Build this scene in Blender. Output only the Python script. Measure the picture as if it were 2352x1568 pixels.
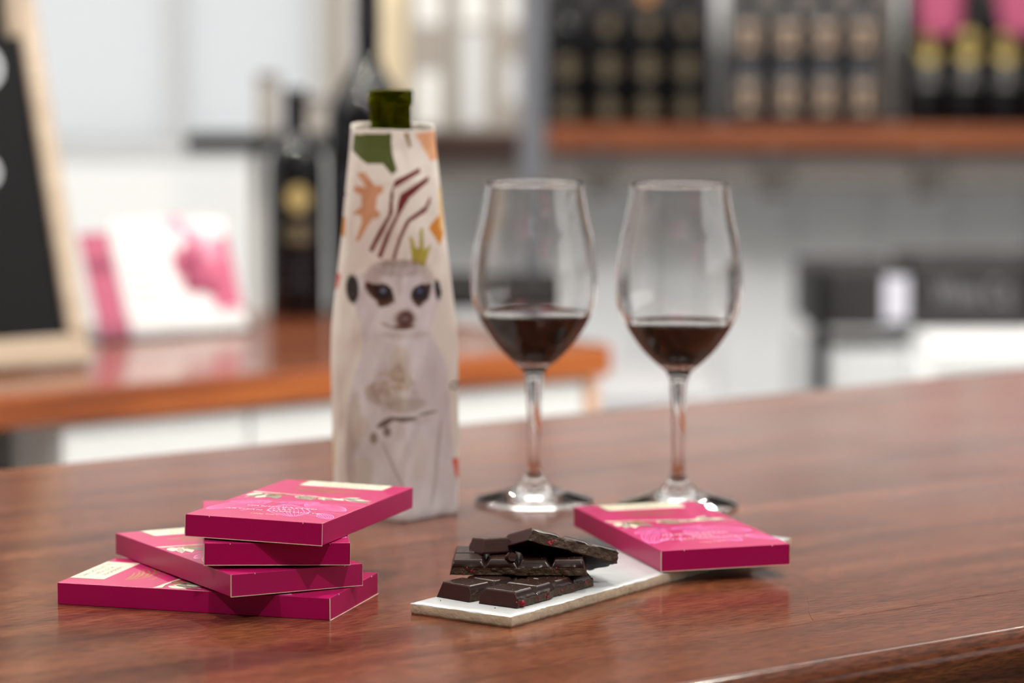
import bpy, bmesh, math, random
import numpy as np
from mathutils import Vector, Matrix
for o in list(bpy.data.objects): bpy.data.objects.remove(o)
C = bpy.context.scene.collection
sc = bpy.context.scene
R = math.radians
T = 1.0                      # height of the bar top above the floor; everything below is written relative to the bar top
RND = random.Random(7)
# ------------------------------------------------------------------ camera
PITCH, CH, F = R(6.2956), .33165, 7106.0
cd = bpy.data.cameras.new('camera'); cam = bpy.data.objects.new('camera', cd); C.objects.link(cam)
cam.location = (0, 0, CH); cam.rotation_euler = (R(90) - PITCH, 0, 0)
cd.sensor_width = 36; cd.lens = 36 * F / 2352; cd.clip_start = .05
cd.dof.use_dof = True; cd.dof.focus_distance = 1.68; cd.dof.aperture_fstop = 5.0; cd.dof.aperture_blades = 0
sc.camera = cam
# ------------------------------------------------------------------ world and light
w = bpy.data.worlds.new('world'); sc.world = w; w.use_nodes = True
w.node_tree.nodes['Background'].inputs[0].default_value = (1, .99, .975, 1)
w.node_tree.nodes['Background'].inputs[1].default_value = 1.2
sc.view_settings.view_transform = 'Standard'; sc.view_settings.look = 'None'
sc.view_settings.gamma = 1; sc.view_settings.use_curve_mapping = False
sc.view_settings.exposure = -0.33
def area(name, loc, rot, sx, sy, e, col=(1, 1, 1)):
    l = bpy.data.lights.new(name, 'AREA'); l.shape = 'RECTANGLE'; l.size = sx; l.size_y = sy
    l.energy = e; l.color = col
    o = bpy.data.objects.new(name, l); C.objects.link(o); o.location = loc; o.rotation_euler = rot
    return o
area('window_daylight', (2.95, 1.2, .75), (R(90), 0, R(90)), 3.8, 1.15, 16, (1, .985, .96))        # daylight through the side window
area('back_wall_fill', (-.2, 4.3, 1.93), (R(22), 0, 0), 5.5, 2.6, 235, (1, .985, .96))                    # fill light added under the ceiling, tilted to brighten the back wall
area('bar_panels', (.5, 1.6, 1.95), (0, 0, 0), 2.6, 1.6, 9, (1, .98, .95))                       # ceiling panel over the bar

# ------------------------------------------------------------------ materials
def nodes(m): return m.node_tree.nodes, m.node_tree.links
def mat(name, col, rough=.5, metal=0, spec=.5, coat=0, bump=0, bscale=200, trans=0, ior=1.45, emit=None, estr=0, var=0, vscale=30):
    m = bpy.data.materials.new(name); m.use_nodes = True; N, L = nodes(m); b = N['Principled BSDF']
    c = (*col, 1) if len(col) == 3 else col
    b.inputs['Base Color'].default_value = c; b.inputs['Roughness'].default_value = rough
    b.inputs['Metallic'].default_value = metal; b.inputs['Specular IOR Level'].default_value = spec
    b.inputs['Coat Weight'].default_value = coat; b.inputs['Transmission Weight'].default_value = trans
    b.inputs['IOR'].default_value = ior
    if emit: b.inputs['Emission Color'].default_value = (*emit, 1); b.inputs['Emission Strength'].default_value = estr
    tc = N.new('ShaderNodeTexCoord')
    nz = N.new('ShaderNodeTexNoise'); nz.inputs['Scale'].default_value = vscale; nz.inputs['Detail'].default_value = 4
    L.new(tc.outputs['Object'], nz.inputs['Vector'])
    if var:
        mx = N.new('ShaderNodeMix'); mx.data_type = 'RGBA'; mx.blend_type = 'MULTIPLY'
        mr = N.new('ShaderNodeMapRange'); mr.inputs['To Min'].default_value = 1 - var; mr.inputs['To Max'].default_value = 1 + var
        L.new(nz.outputs['Fac'], mr.inputs['Value'])
        mx.inputs[0].default_value = 1; mx.inputs[6].default_value = c; L.new(mr.outputs[0], mx.inputs[7])
        L.new(mx.outputs[2], b.inputs['Base Color'])
    if bump:
        n2 = N.new('ShaderNodeTexNoise'); n2.inputs['Scale'].default_value = bscale; n2.inputs['Detail'].default_value = 3
        L.new(tc.outputs['Object'], n2.inputs['Vector'])
        bp = N.new('ShaderNodeBump'); bp.inputs['Strength'].default_value = bump; bp.inputs['Distance'].default_value = .001
        L.new(n2.outputs['Fac'], bp.inputs['Height']); L.new(bp.outputs[0], b.inputs['Normal'])
    return m
def srgb(r, g, b):
    f = lambda v: (v / 255 / 12.92) if v / 255 <= .04045 else ((v / 255 + .055) / 1.055) ** 2.4
    return (f(r), f(g), f(b))
def wood(name, c0, c1, c2, rough, stretch=(3, 60, 60), pores=.6, spec=.5, coat=0):
    m = bpy.data.materials.new(name); m.use_nodes = True; N, L = nodes(m); b = N['Principled BSDF']
    tc = N.new('ShaderNodeTexCoord')
    mp = N.new('ShaderNodeMapping'); mp.inputs['Scale'].default_value = stretch; L.new(tc.outputs['Object'], mp.inputs[0])
    n1 = N.new('ShaderNodeTexNoise'); n1.inputs['Scale'].default_value = 1; n1.inputs['Detail'].default_value = 6; n1.inputs['Roughness'].default_value = .6; n1.inputs['Distortion'].default_value = .4
    L.new(mp.outputs[0], n1.inputs['Vector'])
    cr = N.new('ShaderNodeValToRGB'); e = cr.color_ramp.elements
    e[0].position = .32; e[0].color = (*c0, 1); e[1].position = .7; e[1].color = (*c2, 1)
    k = e.new(.5); k.color = (*c1, 1)
    L.new(n1.outputs['Fac'], cr.inputs[0])
    # fine pores: short dark dashes along the grain
    mp2 = N.new('ShaderNodeMapping'); mp2.inputs['Scale'].default_value = (stretch[0] * 42, stretch[1] * 17, stretch[2] * 17); L.new(tc.outputs['Object'], mp2.inputs[0])
    n2 = N.new('ShaderNodeTexNoise'); n2.inputs['Scale'].default_value = 1; n2.inputs['Detail'].default_value = 2
    L.new(mp2.outputs[0], n2.inputs['Vector'])
    r2 = N.new('ShaderNodeValToRGB'); q = r2.color_ramp.elements
    q[0].position = .40; q[0].color = (1 - pores, 1 - pores, 1 - pores, 1); q[1].position = .56; q[1].color = (1, 1, 1, 1)
    L.new(n2.outputs['Fac'], r2.inputs[0])
    mx = N.new('ShaderNodeMix'); mx.data_type = 'RGBA'; mx.blend_type = 'MULTIPLY'; mx.inputs[0].default_value = 1
    L.new(cr.outputs[0], mx.inputs[6]); L.new(r2.outputs[0], mx.inputs[7]); L.new(mx.outputs[2], b.inputs['Base Color'])
    n3 = N.new('ShaderNodeTexNoise'); n3.inputs['Scale'].default_value = 7; n3.inputs['Detail'].default_value = 3; L.new(tc.outputs['Object'], n3.inputs['Vector'])
    mr = N.new('ShaderNodeMapRange'); mr.inputs['To Min'].default_value = rough * .8; mr.inputs['To Max'].default_value = rough * 1.25
    L.new(n3.outputs['Fac'], mr.inputs['Value']); L.new(mr.outputs[0], b.inputs['Roughness'])
    bp = N.new('ShaderNodeBump'); bp.inputs['Strength'].default_value = .12; bp.inputs['Distance'].default_value = .0004
    L.new(n2.outputs['Fac'], bp.inputs['Height']); L.new(bp.outputs[0], b.inputs['Normal'])
    b.inputs['Specular IOR Level'].default_value = spec; b.inputs['Coat Weight'].default_value = coat; b.inputs['Coat Roughness'].default_value = .12
    return m
M = {}
M['jarrah'] = wood('varnished_jarrah', srgb(84, 44, 28), srgb(114, 64, 42), srgb(138, 82, 56), .17, (2.2, 30, 30), .45, .36)
M['jarrah_side'] = wood('jarrah_edge', srgb(52, 24, 12), srgb(98, 52, 24), srgb(140, 82, 40), .3, (3, 60, 60), .5, .4)
M['jarrah_orange'] = wood('orange_jarrah_edge', srgb(132, 64, 26), srgb(176, 92, 36), srgb(208, 118, 50), .30, (3, 30, 30), .25, .4)
M['shelf_wood'] = wood('shelf_jarrah', srgb(98, 50, 30), srgb(126, 70, 42), srgb(144, 84, 54), .4, (2, 30, 30), .2, .3)
M['shelf_dark'] = wood('dark_shelf_wood', srgb(38, 24, 20), srgb(52, 32, 26), srgb(66, 42, 34), .5, (2, 30, 30), .2, .3)
M['pine'] = wood('pale_pine', srgb(168, 148, 128), srgb(182, 164, 144), srgb(192, 176, 158), .5, (3, 40, 40), .08, .3)
M['magenta'] = mat('magenta_card', (.42, .0008, .100), .36, spec=.42, bump=.05, bscale=900)
M['card_edge'] = mat('raw_card_edge', srgb(222, 200, 182), .7, var=.1, vscale=400)
M['cream'] = mat('cream_print', srgb(202, 197, 176), .5)
M['green_line'] = mat('sage_print', srgb(150, 165, 125), .5)
M['gold'] = mat('gold_foil', srgb(165, 128, 60), .35, metal=.75)
M['pink_line'] = mat('pink_print', srgb(232, 118, 190), .45)
M['white_print'] = mat('white_print', srgb(224, 214, 216), .45)
M['tan_print'] = mat('tan_print', srgb(236, 190, 160), .45)
M['ink'] = mat('black_ink', srgb(40, 36, 34), .5)
M['brown_print'] = mat('brown_print', srgb(140, 82, 40), .5)
M['grey_print'] = mat('grey_print', srgb(140, 130, 108), .5)
M['glaze'] = mat('white_glaze', srgb(190, 194, 197), .12, spec=.6, bump=.25, bscale=60)
M['clay'] = mat('cream_clay', srgb(206, 190, 166), .8, var=.22, vscale=90, bump=.5, bscale=350)
M['choc'] = mat('dark_chocolate', (.022, .0090, .0065), .25, spec=.32, var=.2, vscale=120, bump=.04, bscale=300)
M['choc_side'] = mat('moulded_chocolate_side', (.038, .012, .010), .48, spec=.25, bump=.1, bscale=400)
M['choc_under'] = mat('chocolate_underside', (.012, .007, .006), .6, spec=.08, var=.3, vscale=60, bump=.3, bscale=200)
M['choc_break'] = mat('broken_chocolate', (.062, .036, .021), .5, spec=.35, var=.5, vscale=260, bump=.9, bscale=700)
M['raspberry'] = mat('dried_raspberry', (.36, .012, .035), .6, var=.5, vscale=900, bump=.8, bscale=1500)
M['crumb'] = mat('chocolate_crumb', (.16, .08, .045), .6)
def paint_mat(name, rough=.7, bump=.25, bscale=260):
    m = bpy.data.materials.new(name); m.use_nodes = True; N, L = nodes(m); b = N['Principled BSDF']
    a = N.new('ShaderNodeVertexColor'); a.layer_name = 'print'; L.new(a.outputs[0], b.inputs['Base Color'])
    b.inputs['Roughness'].default_value = rough; b.inputs['Specular IOR Level'].default_value = .3
    tc = N.new('ShaderNodeTexCoord'); n2 = N.new('ShaderNodeTexNoise'); n2.inputs['Scale'].default_value = bscale
    L.new(tc.outputs['Object'], n2.inputs['Vector'])
    bp = N.new('ShaderNodeBump'); bp.inputs['Strength'].default_value = bump; bp.inputs['Distance'].default_value = .0006
    L.new(n2.outputs['Fac'], bp.inputs['Height']); L.new(bp.outputs[0], b.inputs['Normal'])
    return m
M['bag'] = paint_mat('printed_cotton')
def glass_mat(name, col, rough=0, ior=1.5, dens=0, acol=(1, 1, 1)):
    m = bpy.data.materials.new(name); m.use_nodes = True; N, L = nodes(m)
    N.remove(N['Principled BSDF']); g = N.new('ShaderNodeBsdfGlass'); g.inputs['Color'].default_value = (*col, 1)
    g.inputs['Roughness'].default_value = rough; g.inputs['IOR'].default_value = ior
    L.new(g.outputs[0], N['Material Output'].inputs['Surface'])
    if dens:
        v = N.new('ShaderNodeVolumeAbsorption'); v.inputs['Color'].default_value = (*acol, 1); v.inputs['Density'].default_value = dens
        L.new(v.outputs[0], N['Material Output'].inputs['Volume'])
    return m
M['glass'] = glass_mat('clear_crystal', (.99, .99, .99))
M['wine'] = glass_mat('red_wine', (1, 1, 1), 0, 1.34, 1600, (.80, .22, .06))
M['green_glass'] = glass_mat('olive_bottle_glass', (.40, .42, .03), .02, 1.5)
M['acrylic'] = glass_mat('clear_acrylic', (.97, .97, .97), .02, 1.3)
M['black_glass'] = mat('black_bottle_glass', (.003, .003, .004), .03, spec=.45)
M['blue_glass'] = mat('smoky_bottle_glass', srgb(36, 38, 44), .12, spec=.6)
M['black_label'] = mat('black_label_paper', srgb(20, 22, 30), .5)
M['gold_label'] = mat('gold_label_foil', srgb(205, 180, 110), .45, metal=.3)
M['dim_gold'] = mat('dim_gold_foil', srgb(160, 140, 90), .5)
M['dull_gold'] = mat('dull_gold_foil', srgb(98, 86, 66), .45, metal=.1)
M['copper_label'] = mat('copper_label_foil', srgb(176, 152, 130), .5, metal=.15)
M['grey_label'] = mat('grey_label_paper', srgb(118, 116, 116), .6)
M['copper_cap'] = mat('copper_capsule', srgb(225, 165, 110), .35, metal=.5)
M['black_cap'] = mat('black_capsule', (.02, .02, .024), .25, metal=.3)
M['pink_tag'] = mat('pink_ribbon', srgb(162, 72, 104), .6)
M['white_paint'] = mat('white_painted_board', srgb(226, 228, 230), .35, spec=.4)
M['plinth_white'] = mat('plinth_paint', srgb(196, 196, 200), .5)
M['white_wall'] = mat('wall_paint', srgb(236, 238, 241), .6, var=.03, vscale=2)
M['white_cab'] = mat('white_cabinet_laminate', srgb(238, 240, 241), .3, spec=.5)
M['grey_frame'] = mat('grey_aluminium', srgb(192, 194, 196), .5)
M['steel'] = mat('grey_steel_post', srgb(98, 99, 105), .5, metal=.2, spec=.4)
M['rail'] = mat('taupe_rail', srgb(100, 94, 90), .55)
M['bracket'] = mat('dark_bracket', srgb(74, 68, 66), .5)
M['reflection_dimmer'] = mat('charcoal_dimmer_paint', srgb(62, 56, 54), .7)
M['floor'] = mat('polished_concrete', srgb(168, 168, 166), .35, var=.12, vscale=2)
M['ceiling'] = mat('ceiling_paint', srgb(225, 222, 216), .7)
M['chalk_black'] = mat('blackboard', srgb(18, 18, 20), .7, spec=.15)
M['chalk'] = mat('chalk', srgb(205, 208, 215), .9)
M['black_metal'] = mat('black_powdercoat', (.005, .005, .006), .5, spec=.25)
M['taupe_card'] = mat('taupe_carton', srgb(146, 139, 131), .6)
M['pale_card'] = mat('pale_label', srgb(214, 214, 212), .6)
M['beige_panel'] = mat('beige_panel', srgb(230, 212, 180), .5)
M['tan_trim'] = mat('tan_trim', srgb(168, 146, 112), .5)
M['paper'] = mat('white_leaflet_paper', srgb(216, 214, 214), .6)
M['leaflet_pink'] = mat('pink_leaflet_print', srgb(176, 78, 108), .5)
M['leaflet_rose'] = mat('rose_leaflet_print', srgb(132, 34, 72), .5)
M['leaflet_blush'] = mat('blush_leaflet_print', srgb(200, 136, 158), .5)
M['carton_black'] = mat('black_carton', srgb(34, 32, 33), .6)
M['lettering'] = mat('grey_lettering', srgb(120, 120, 122), .6)
M['lilac_label'] = mat('lilac_label', srgb(200, 200, 212), .6)
M['lamp'] = mat('lamp_diffuser', (1, 1, 1), .5, emit=(1, .95, .85), estr=16000)
M['lamp_rim'] = mat('lamp_housing', srgb(230, 230, 230), .4)
def window_glass():
    m = bpy.data.materials.new('frosted_window'); m.use_nodes = True; N, L = nodes(m)
    N.remove(N['Principled BSDF'])
    t = N.new('ShaderNodeBsdfTranslucent'); t.inputs['Color'].default_value = (.95, .96, .97, 1)
    g = N.new('ShaderNodeBsdfGlossy'); g.inputs['Roughness'].default_value = .15
    x = N.new('ShaderNodeMixShader'); x.inputs[0].default_value = .04
    L.new(t.outputs[0], x.inputs[1]); L.new(g.outputs[0], x.inputs[2]); L.new(x.outputs[0], N['Material Output'].inputs['Surface'])
    return m
M['pane'] = window_glass()

# ------------------------------------------------------------------ helpers
def link(name, me, parent=None, mats=None):
    o = bpy.data.objects.new(name, me); C.objects.link(o)
    if mats is not None:
        for m in (mats if isinstance(mats, (list, tuple)) else [mats]): me.materials.append(m)
    if parent is not None: o.parent = parent
    return o
def tag(o, label=None, cat=None, group=None, kind=None):
    if label: o['label'] = label
    if cat: o['category'] = cat
    if group: o['group'] = group
    if kind: o['kind'] = kind
    return o
def empty(name, loc, rz=0, label=None, cat=None, group=None, rot=None):
    o = bpy.data.objects.new(name, None); C.objects.link(o); o.location = loc
    o.rotation_euler = rot if rot else (0, 0, rz); o.empty_display_size = .02
    return tag(o, label, cat, group)
def copy_tree(o, parent=None):
    c = o.copy(); C.objects.link(c); c.parent = parent
    for ch in [x for x in bpy.data.objects if x.parent == o]: copy_tree(ch, c)
    return c
def smooth(o):
    for p in o.data.polygons: p.use_smooth = True
    return o
class MB:
    def __init__(s): s.bm = bmesh.new()
    def box(s, x0, x1, y0, y1, z0, z1, bev=0, seg=2, mi=0):
        r = bmesh.ops.create_cube(s.bm, size=1); vs = r['verts']
        for v in vs: v.co = Vector(((x0 + x1) / 2 + v.co.x * (x1 - x0), (y0 + y1) / 2 + v.co.y * (y1 - y0), (z0 + z1) / 2 + v.co.z * (z1 - z0)))
        fs = {f for v in vs for f in v.link_faces}
        for f in fs: f.material_index = mi
        if bev:
            es = list({e for v in vs for e in v.link_edges})
            bmesh.ops.bevel(s.bm, geom=es, offset=bev, segments=seg, affect='EDGES', profile=.5)
        return s
    def lathe(s, prof, n=48, cx=0, cy=0, z=0, mi=0, a0=0, a1=2 * math.pi):
        full = abs(a1 - a0 - 2 * math.pi) < 1e-6; rings = []
        for (r, h) in prof:
            if r < 1e-6: rings.append([s.bm.verts.new((cx, cy, z + h))])
            else: rings.append([s.bm.verts.new((cx + r * math.cos(a0 + (a1 - a0) * i / n), cy + r * math.sin(a0 + (a1 - a0) * i / n), z + h)) for i in range(n if full else n + 1)])
        for a, b in zip(rings, rings[1:]):
            m = max(len(a), len(b)); k = m if full else m - 1
            for i in range(k):
                j = (i + 1) % m
                q = [a[i % len(a)], a[j % len(a)], b[j % len(b)], b[i % len(b)]]
                q = [v for t, v in enumerate(q) if v not in q[:t]]
                if len(q) >= 3:
                    try: f = s.bm.faces.new(q); f.material_index = mi
                    except ValueError: pass
        return s
    def prism(s, pts, z0, z1, mi=0):
        b = [s.bm.verts.new((x, y, z0)) for x, y in pts]; t = [s.bm.verts.new((x, y, z1)) for x, y in pts]
        n = len(pts)
        fs = [s.bm.faces.new(t), s.bm.faces.new(b[::-1])] + [s.bm.faces.new((b[i], b[(i + 1) % n], t[(i + 1) % n], t[i])) for i in range(n)]
        for f in fs: f.material_index = mi
        return s
    def ribbon(s, pts, wd, z, taper=False, mi=0):
        pts = [Vector(p) for p in pts]; n = len(pts); L = []; Rr = []
        for i, p in enumerate(pts):
            d = (pts[min(i + 1, n - 1)] - pts[max(i - 1, 0)])
            d = d.normalized() if d.length > 1e-9 else Vector((1, 0))
            q = Vector((-d.y, d.x)) * wd / 2 * ((math.sin(math.pi * (i + .35) / (n - .3)) * .8 + .35) if taper else 1)
            L.append(s.bm.verts.new((*(p + q), z))); Rr.append(s.bm.verts.new((*(p - q), z)))
        for i in range(n - 1):
            f = s.bm.faces.new((Rr[i], Rr[i + 1], L[i + 1], L[i])); f.material_index = mi
        return s
    def poly(s, pts, z):
        f = s.bm.faces.new([s.bm.verts.new((x, y, z)) for x, y in pts]); return s
    def build(s, name, m, parent=None, sm=False, fix=True):
        if fix: bmesh.ops.recalc_face_normals(s.bm, faces=s.bm.faces[:])
        me = bpy.data.meshes.new(name); s.bm.to_mesh(me); s.bm.free()
        o = link(name, me, parent, m)
        if sm: smooth(o)
        return o
def text(name, body, size, loc, rot, m, parent=None, width=None, depth=0, align='CENTER', spacing=1.0):
    cu = bpy.data.curves.new(name, 'FONT'); cu.body = body; cu.size = size; cu.align_x = align; cu.align_y = 'CENTER'
    cu.extrude = depth; cu.space_character = spacing; cu.resolution_u = 3
    t = bpy.data.objects.new('tmp', cu); C.objects.link(t); bpy.context.view_layer.update()
    me = bpy.data.meshes.new_from_object(t.evaluated_get(bpy.context.evaluated_depsgraph_get()))
    bpy.data.objects.remove(t)
    if width:
        xs = [v.co.x for v in me.vertices]; k = width / (max(xs) - min(xs))
        for v in me.vertices: v.co.x *= k
    o = link(name, me, parent, m); o.location = loc; o.rotation_euler = rot
    return o
def bez(p0, p1, p2, n=12):
    p0, p1, p2 = Vector(p0), Vector(p1), Vector(p2)
    return [tuple((1 - t) ** 2 * p0 + 2 * t * (1 - t) * p1 + t * t * p2) for t in [i / n for i in range(n + 1)]]
def hz(u, v, z):      # the point at height z seen at a spot of the photograph (used only to measure places)
    dx, a = (u - 1176) / F, -(v - 784) / F
    d = Vector((dx, math.cos(PITCH) + a * math.sin(PITCH), -math.sin(PITCH) + a * math.cos(PITCH)))
    return d * ((z - CH) / d.z) + Vector((0, 0, CH))
def hy(u, v, Y):
    dx, a = (u - 1176) / F, -(v - 784) / F
    d = Vector((dx, math.cos(PITCH) + a * math.sin(PITCH), -math.sin(PITCH) + a * math.cos(PITCH)))
    return d * (Y / d.y) + Vector((0, 0, CH))
GR = np.random.RandomState(5).rand(64, 64)
def vnoise(x, y):      # smooth value noise for numpy arrays
    x = np.asarray(x, float); y = np.asarray(y, float)
    xi = np.floor(x).astype(int); yi = np.floor(y).astype(int); fx = x - xi; fy = y - yi
    fx = fx * fx * (3 - 2 * fx); fy = fy * fy * (3 - 2 * fy)
    g = lambda a, b: GR[a % 64, b % 64]
    return (g(xi, yi) * (1 - fx) + g(xi + 1, yi) * fx) * (1 - fy) + (g(xi, yi + 1) * (1 - fx) + g(xi + 1, yi + 1) * fx) * fy

# ================================================================== setting
def struct(name, mb, m, sm=False):
    o = mb.build(name, m, None, sm); o['kind'] = 'structure'; return o
WY = 6.75
struct('floor', MB().box(-4.2, 3.6, -2.6, WY + .12, -T - .1, -T), M['floor'])
struct('ceiling', MB().box(-4.2, 3.6, -2.6, WY + .12, 2.0, 2.1), M['ceiling'])
wl = struct('wall_left', MB().box(-4.3, -4.2, -2.6, WY + .12, -T, 2.0), M['white_wall'])
struct('wall_front', MB().box(-4.2, 3.0, -2.7, -2.6, -T, 2.0), M['reflection_dimmer'])
wr = struct('wall_right', MB().box(3.0, 3.1, -2.6, -.75, -T, 2.0).box(3.0, 3.1, 3.1, WY + .12, -T, 2.0)
            .box(3.0, 3.1, -.75, 3.1, -T, .3).box(3.0, 3.1, -.75, 3.1, 1.5, 2.0), M['rail'])
# the back wall of vertical boards, each board a piece; the window occupies its left part
back = bpy.data.objects.new('wall_back', None); C.objects.link(back); back['kind'] = 'structure'
bwid = .17
wx0 = -.40           # the boards start right of the window
brd = None; x = wx0; i = 0
while x < 2.9:
    if brd is None:
        brd = MB().box(.002, bwid - .002, 0, .02, -T, .79, .002, 1).build('board', M['white_wall'], back)
        brd.location = (x, WY - .02, 0)
    else:
        b2 = brd.copy(); C.objects.link(b2); b2.parent = back; b2.location = (x, WY - .02 + .004 * ((i * 7) % 3 - 1), 0)
    x += bwid; i += 1
MB().box(wx0, 3.0, WY, WY + .1, -T, 2.0).build('backing', M['grey_frame'], back)
MB().box(-4.2, wx0, WY - .02, WY + .1, -T, -.012).build('lower_panel', M['white_paint'], back)
MB().box(-4.2, 3.0, WY - .03, WY + .1, .80, 2.0).build('reflection_dimmer', M['reflection_dimmer'], back)  # unseen charcoal band, added so the bar top reflects darker
# window with grey frame
win = bpy.data.objects.new('window_1', None); C.objects.link(win); win['kind'] = 'structure'
mull = [hy(u, 200, WY).x for u in (405,)]
fr = MB().box(-4.2, wx0 - .0, WY - .03, WY + .04, -.012, .022, .002, 1).box(-4.2, wx0, WY - .03, WY + .04, 0.76, .80)
fr.box(wx0 - .04, wx0, WY - .03, WY + .04,   .022, .76)
fr.build('window_frame', M['grey_frame'], win)
for k in range(5):
    xm = mull[0] - k * .62
    MB().box(xm - .014, xm + .014, WY - .025, WY + .035,   .022, .76, .002, 1).build('mullion', M['grey_frame'], win)
xs = [-4.2] + [mull[0] - k * .62 for k in range(5)][::-1] + [wx0 - .04]
for a, b in zip(xs, xs[1:]): MB().box(a, b, WY - .002, WY + .002,   .022, .76).build('pane', M['pane'], win)
# timber-lined opening right of the window
tr = struct('trim_1', MB().box(-.385, -.373, WY - .1, WY - .02, -.25, .80, .002, 1), M['tan_trim'])

# ================================================================== bar counter in front
ANG = R(36.2); dx, dy = math.cos(ANG), math.sin(ANG); nx, ny = -math.sin(ANG), math.cos(ANG)
def onbar(sx, n, z=0): return (dx * sx + nx * n, dy * sx + ny * n, z)
NF, NB, NJ = 1.139, 1.975, 1.222
S0, S1 = -.9, 4.2
bar = empty('bar_counter', (dx * .9 + nx * NF, dy * .9 + ny * NF, 0), ANG, 'long varnished reddish timber bar top in the foreground, carrying the glasses and boxes', 'bar counter')
def plank(n0, n1, front=False, rear=False):
    # a board in the bar's own frame: x along the grain, y across
    bm = bmesh.new(); y0, y1 = n0 - NF, n1 - NF; r = .010 if front else .0002; prof = []
    if front:
        prof += [(y0 + .004, -.038), (y0, -.034), (y0, -.016)]
        prof += [(y0 + r - r * math.cos(t), -r * 1.1 + r * 1.1 * math.sin(t)) for t in [math.pi / 2 * k / 8 for k in range(9)]]
    else: prof += [(y0, -.038), (y0, -.0002), (y0 + .0002, 0)]
    if rear: prof += [(y1 - .006, 0), (y1 - .002, -.002), (y1, -.006), (y1, -.038)]
    else: prof += [(y1 - .0002, 0), (y1, -.0002), (y1, -.038)]
    X0, X1 = S0 - .9, S1 - .9
    a = [bm.verts.new((X0, y, z)) for y, z in prof]; b = [bm.verts.new((X1, y, z)) for y, z in prof]
    n = len(prof)
    for k in range(n):
        f = bm.faces.new((a[k], a[(k + 1) % n], b[(k + 1) % n], b[k]))
        f.smooth = front and 3 <= k < 11
        if front and k < 3: f.material_index = 1
    bm.faces.new(a); bm.faces.new(b[::-1])
    bmesh.ops.recalc_face_normals(bm, faces=bm.faces[:])
    me = bpy.data.meshes.new('plank'); bm.to_mesh(me); bm.free()
    return link('plank', me, bar, [M['jarrah'], M['jarrah_side']])
plank(NF, NJ, front=True); plank(NJ + .0005, NB, rear=True)
MB().box(S0 - .9 + .02, S1 - .9 - .02, .06, NB - NF - .06, -T, -.038).build('cabinet', M['white_cab'], bar)
MB().box(S0 - .9 + .01, S1 - .9 - .01, .05, .06, -T, -.038).build('front_panel', M['jarrah_side'], bar)

# ================================================================== back counter
Z2 = -.08
N2F, N2B = 2.915, 3.50
e2 = hz(1388, 788, Z2); SR = e2.x * dx + e2.y * dy
bc = empty('back_counter', (nx * N2F, ny * N2F, 0), ANG, 'second timber counter behind the bar with thick orange front edge over white cupboards', 'counter')
MB().box(-1.6, SR, 0, N2B - N2F, Z2 - .037, Z2 - .002, .003, 2).build('worktop', [M['jarrah_orange']], bc)
MB().box(-1.597, SR - .003, .003, N2B - N2F - .003, Z2 - .002, Z2, .0008, 1).build('worktop_surface', [M['jarrah']], bc)
lt = MB()
xw = hz(175, 1040, -.13); sw = xw.x * dx + xw.y * dy + .05
MB().box(sw, SR - .03, .03, N2B - N2F - .02, -T, Z2 - .037).build('cupboard', M['white_cab'], bc)
dd = (SR - .03 - sw) / 3
for k in range(3):
    p_ = MB().box(sw + dd * k + .002, sw + dd * (k + 1) - .002, .012, .03, -T + .08, Z2 - .042, .002, 1).build('cupboard_door', M['white_cab'], bc)
    MB().box(sw + dd * k + .03, sw + dd * k + .042, -.006, .012, -.5, -.38, .003, 1).build('handle', M['grey_frame'], p_)
MB().box(-1.5, sw - .01, .12, .5, -T, Z2 - .037).build('fridge_cabinet', M['rail'], bc)
MB().box(SR - .028, SR - .012, .01, .035, -T, Z2 - .037).build('corner_post', M['tan_print'], bc)

# low white bench and cartons at the right
bx0 = hy(1862, 780, 5.2)
bench = empty('white_bench', (bx0.x, 4.9, 0), R(3), 'low white bench with a dark frame below the shelf, right of the wine glasses', 'bench')
MB().box(.16, 1.5, -.02, .5, -.245, -.205, .004, 2).build('bench_top', M['white_cab'], bench)
MB().box(.15, 1.48, .0, .48, -T, -.245).build('bench_body', M['white_cab'], bench)
MB().box(0, .15, .10, .48, -T, -.24).build('side_panel', M['grey_frame'], bench)
MB().box(-.012, .012, .08, .11, -T, -.10, .002, 1).build('post', M['black_metal'], bench)
def carton(x0, x1, y, z0, z1, lab, name='wine_carton'):
    o = empty(name, ((x0 + x1) / 2, y, z0), R(1.5), lab, 'carton')
    hw = (x1 - x0) / 2
    MB().box(-hw, hw, 0, .24, 0, z1 - z0, .003, 1).build('carton_body', M['carton_black'], o)
    return o, hw, z1 - z0
a0, a1 = hy(1872, 615, 5.0), hy(2010, 750, 5.0)
c1, hw, hh = carton(a0.x, hy(2092, 0, 5).x, 5.05, -.204, hy(1900, 618, 5.05).z, 'black carton with a pale label at the left end of the white bench')
q = hy(2062, 690, 5.05).x - c1.location.x
MB().box(q - .022, q + .018, -.002, 0, .012, hh - .012, 0).build('label', M['lilac_label'], c1)
c2, hw, hh = carton(hy(2112, 0, 5).x, hy(2350, 0, 5).x + .03, 5.04, -.204, hy(2200, 603, 5.05).z, 'black carton with blurred grey script on its front, right of the pale labelled one')
text('script_lettering', 'Wine Co', .06, (hy(2235, 690, 5.04).x - c2.location.x, -.002, hh * .55), (R(90), 0, 0), M['lettering'], c2, width=.13)
c3, hw, hh = carton(hy(2352, 0, 5).x + .035, hy(2352, 0, 5).x + .28, 5.03, -.204, hy(2200, 600, 5.05).z, 'black carton at the far right end of the white bench, cut by the frame')
MB().box(-hw + .0, -hw + .05, -.002, 0, .012, hh - .012).build('label', M['lilac_label'], c3)

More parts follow.
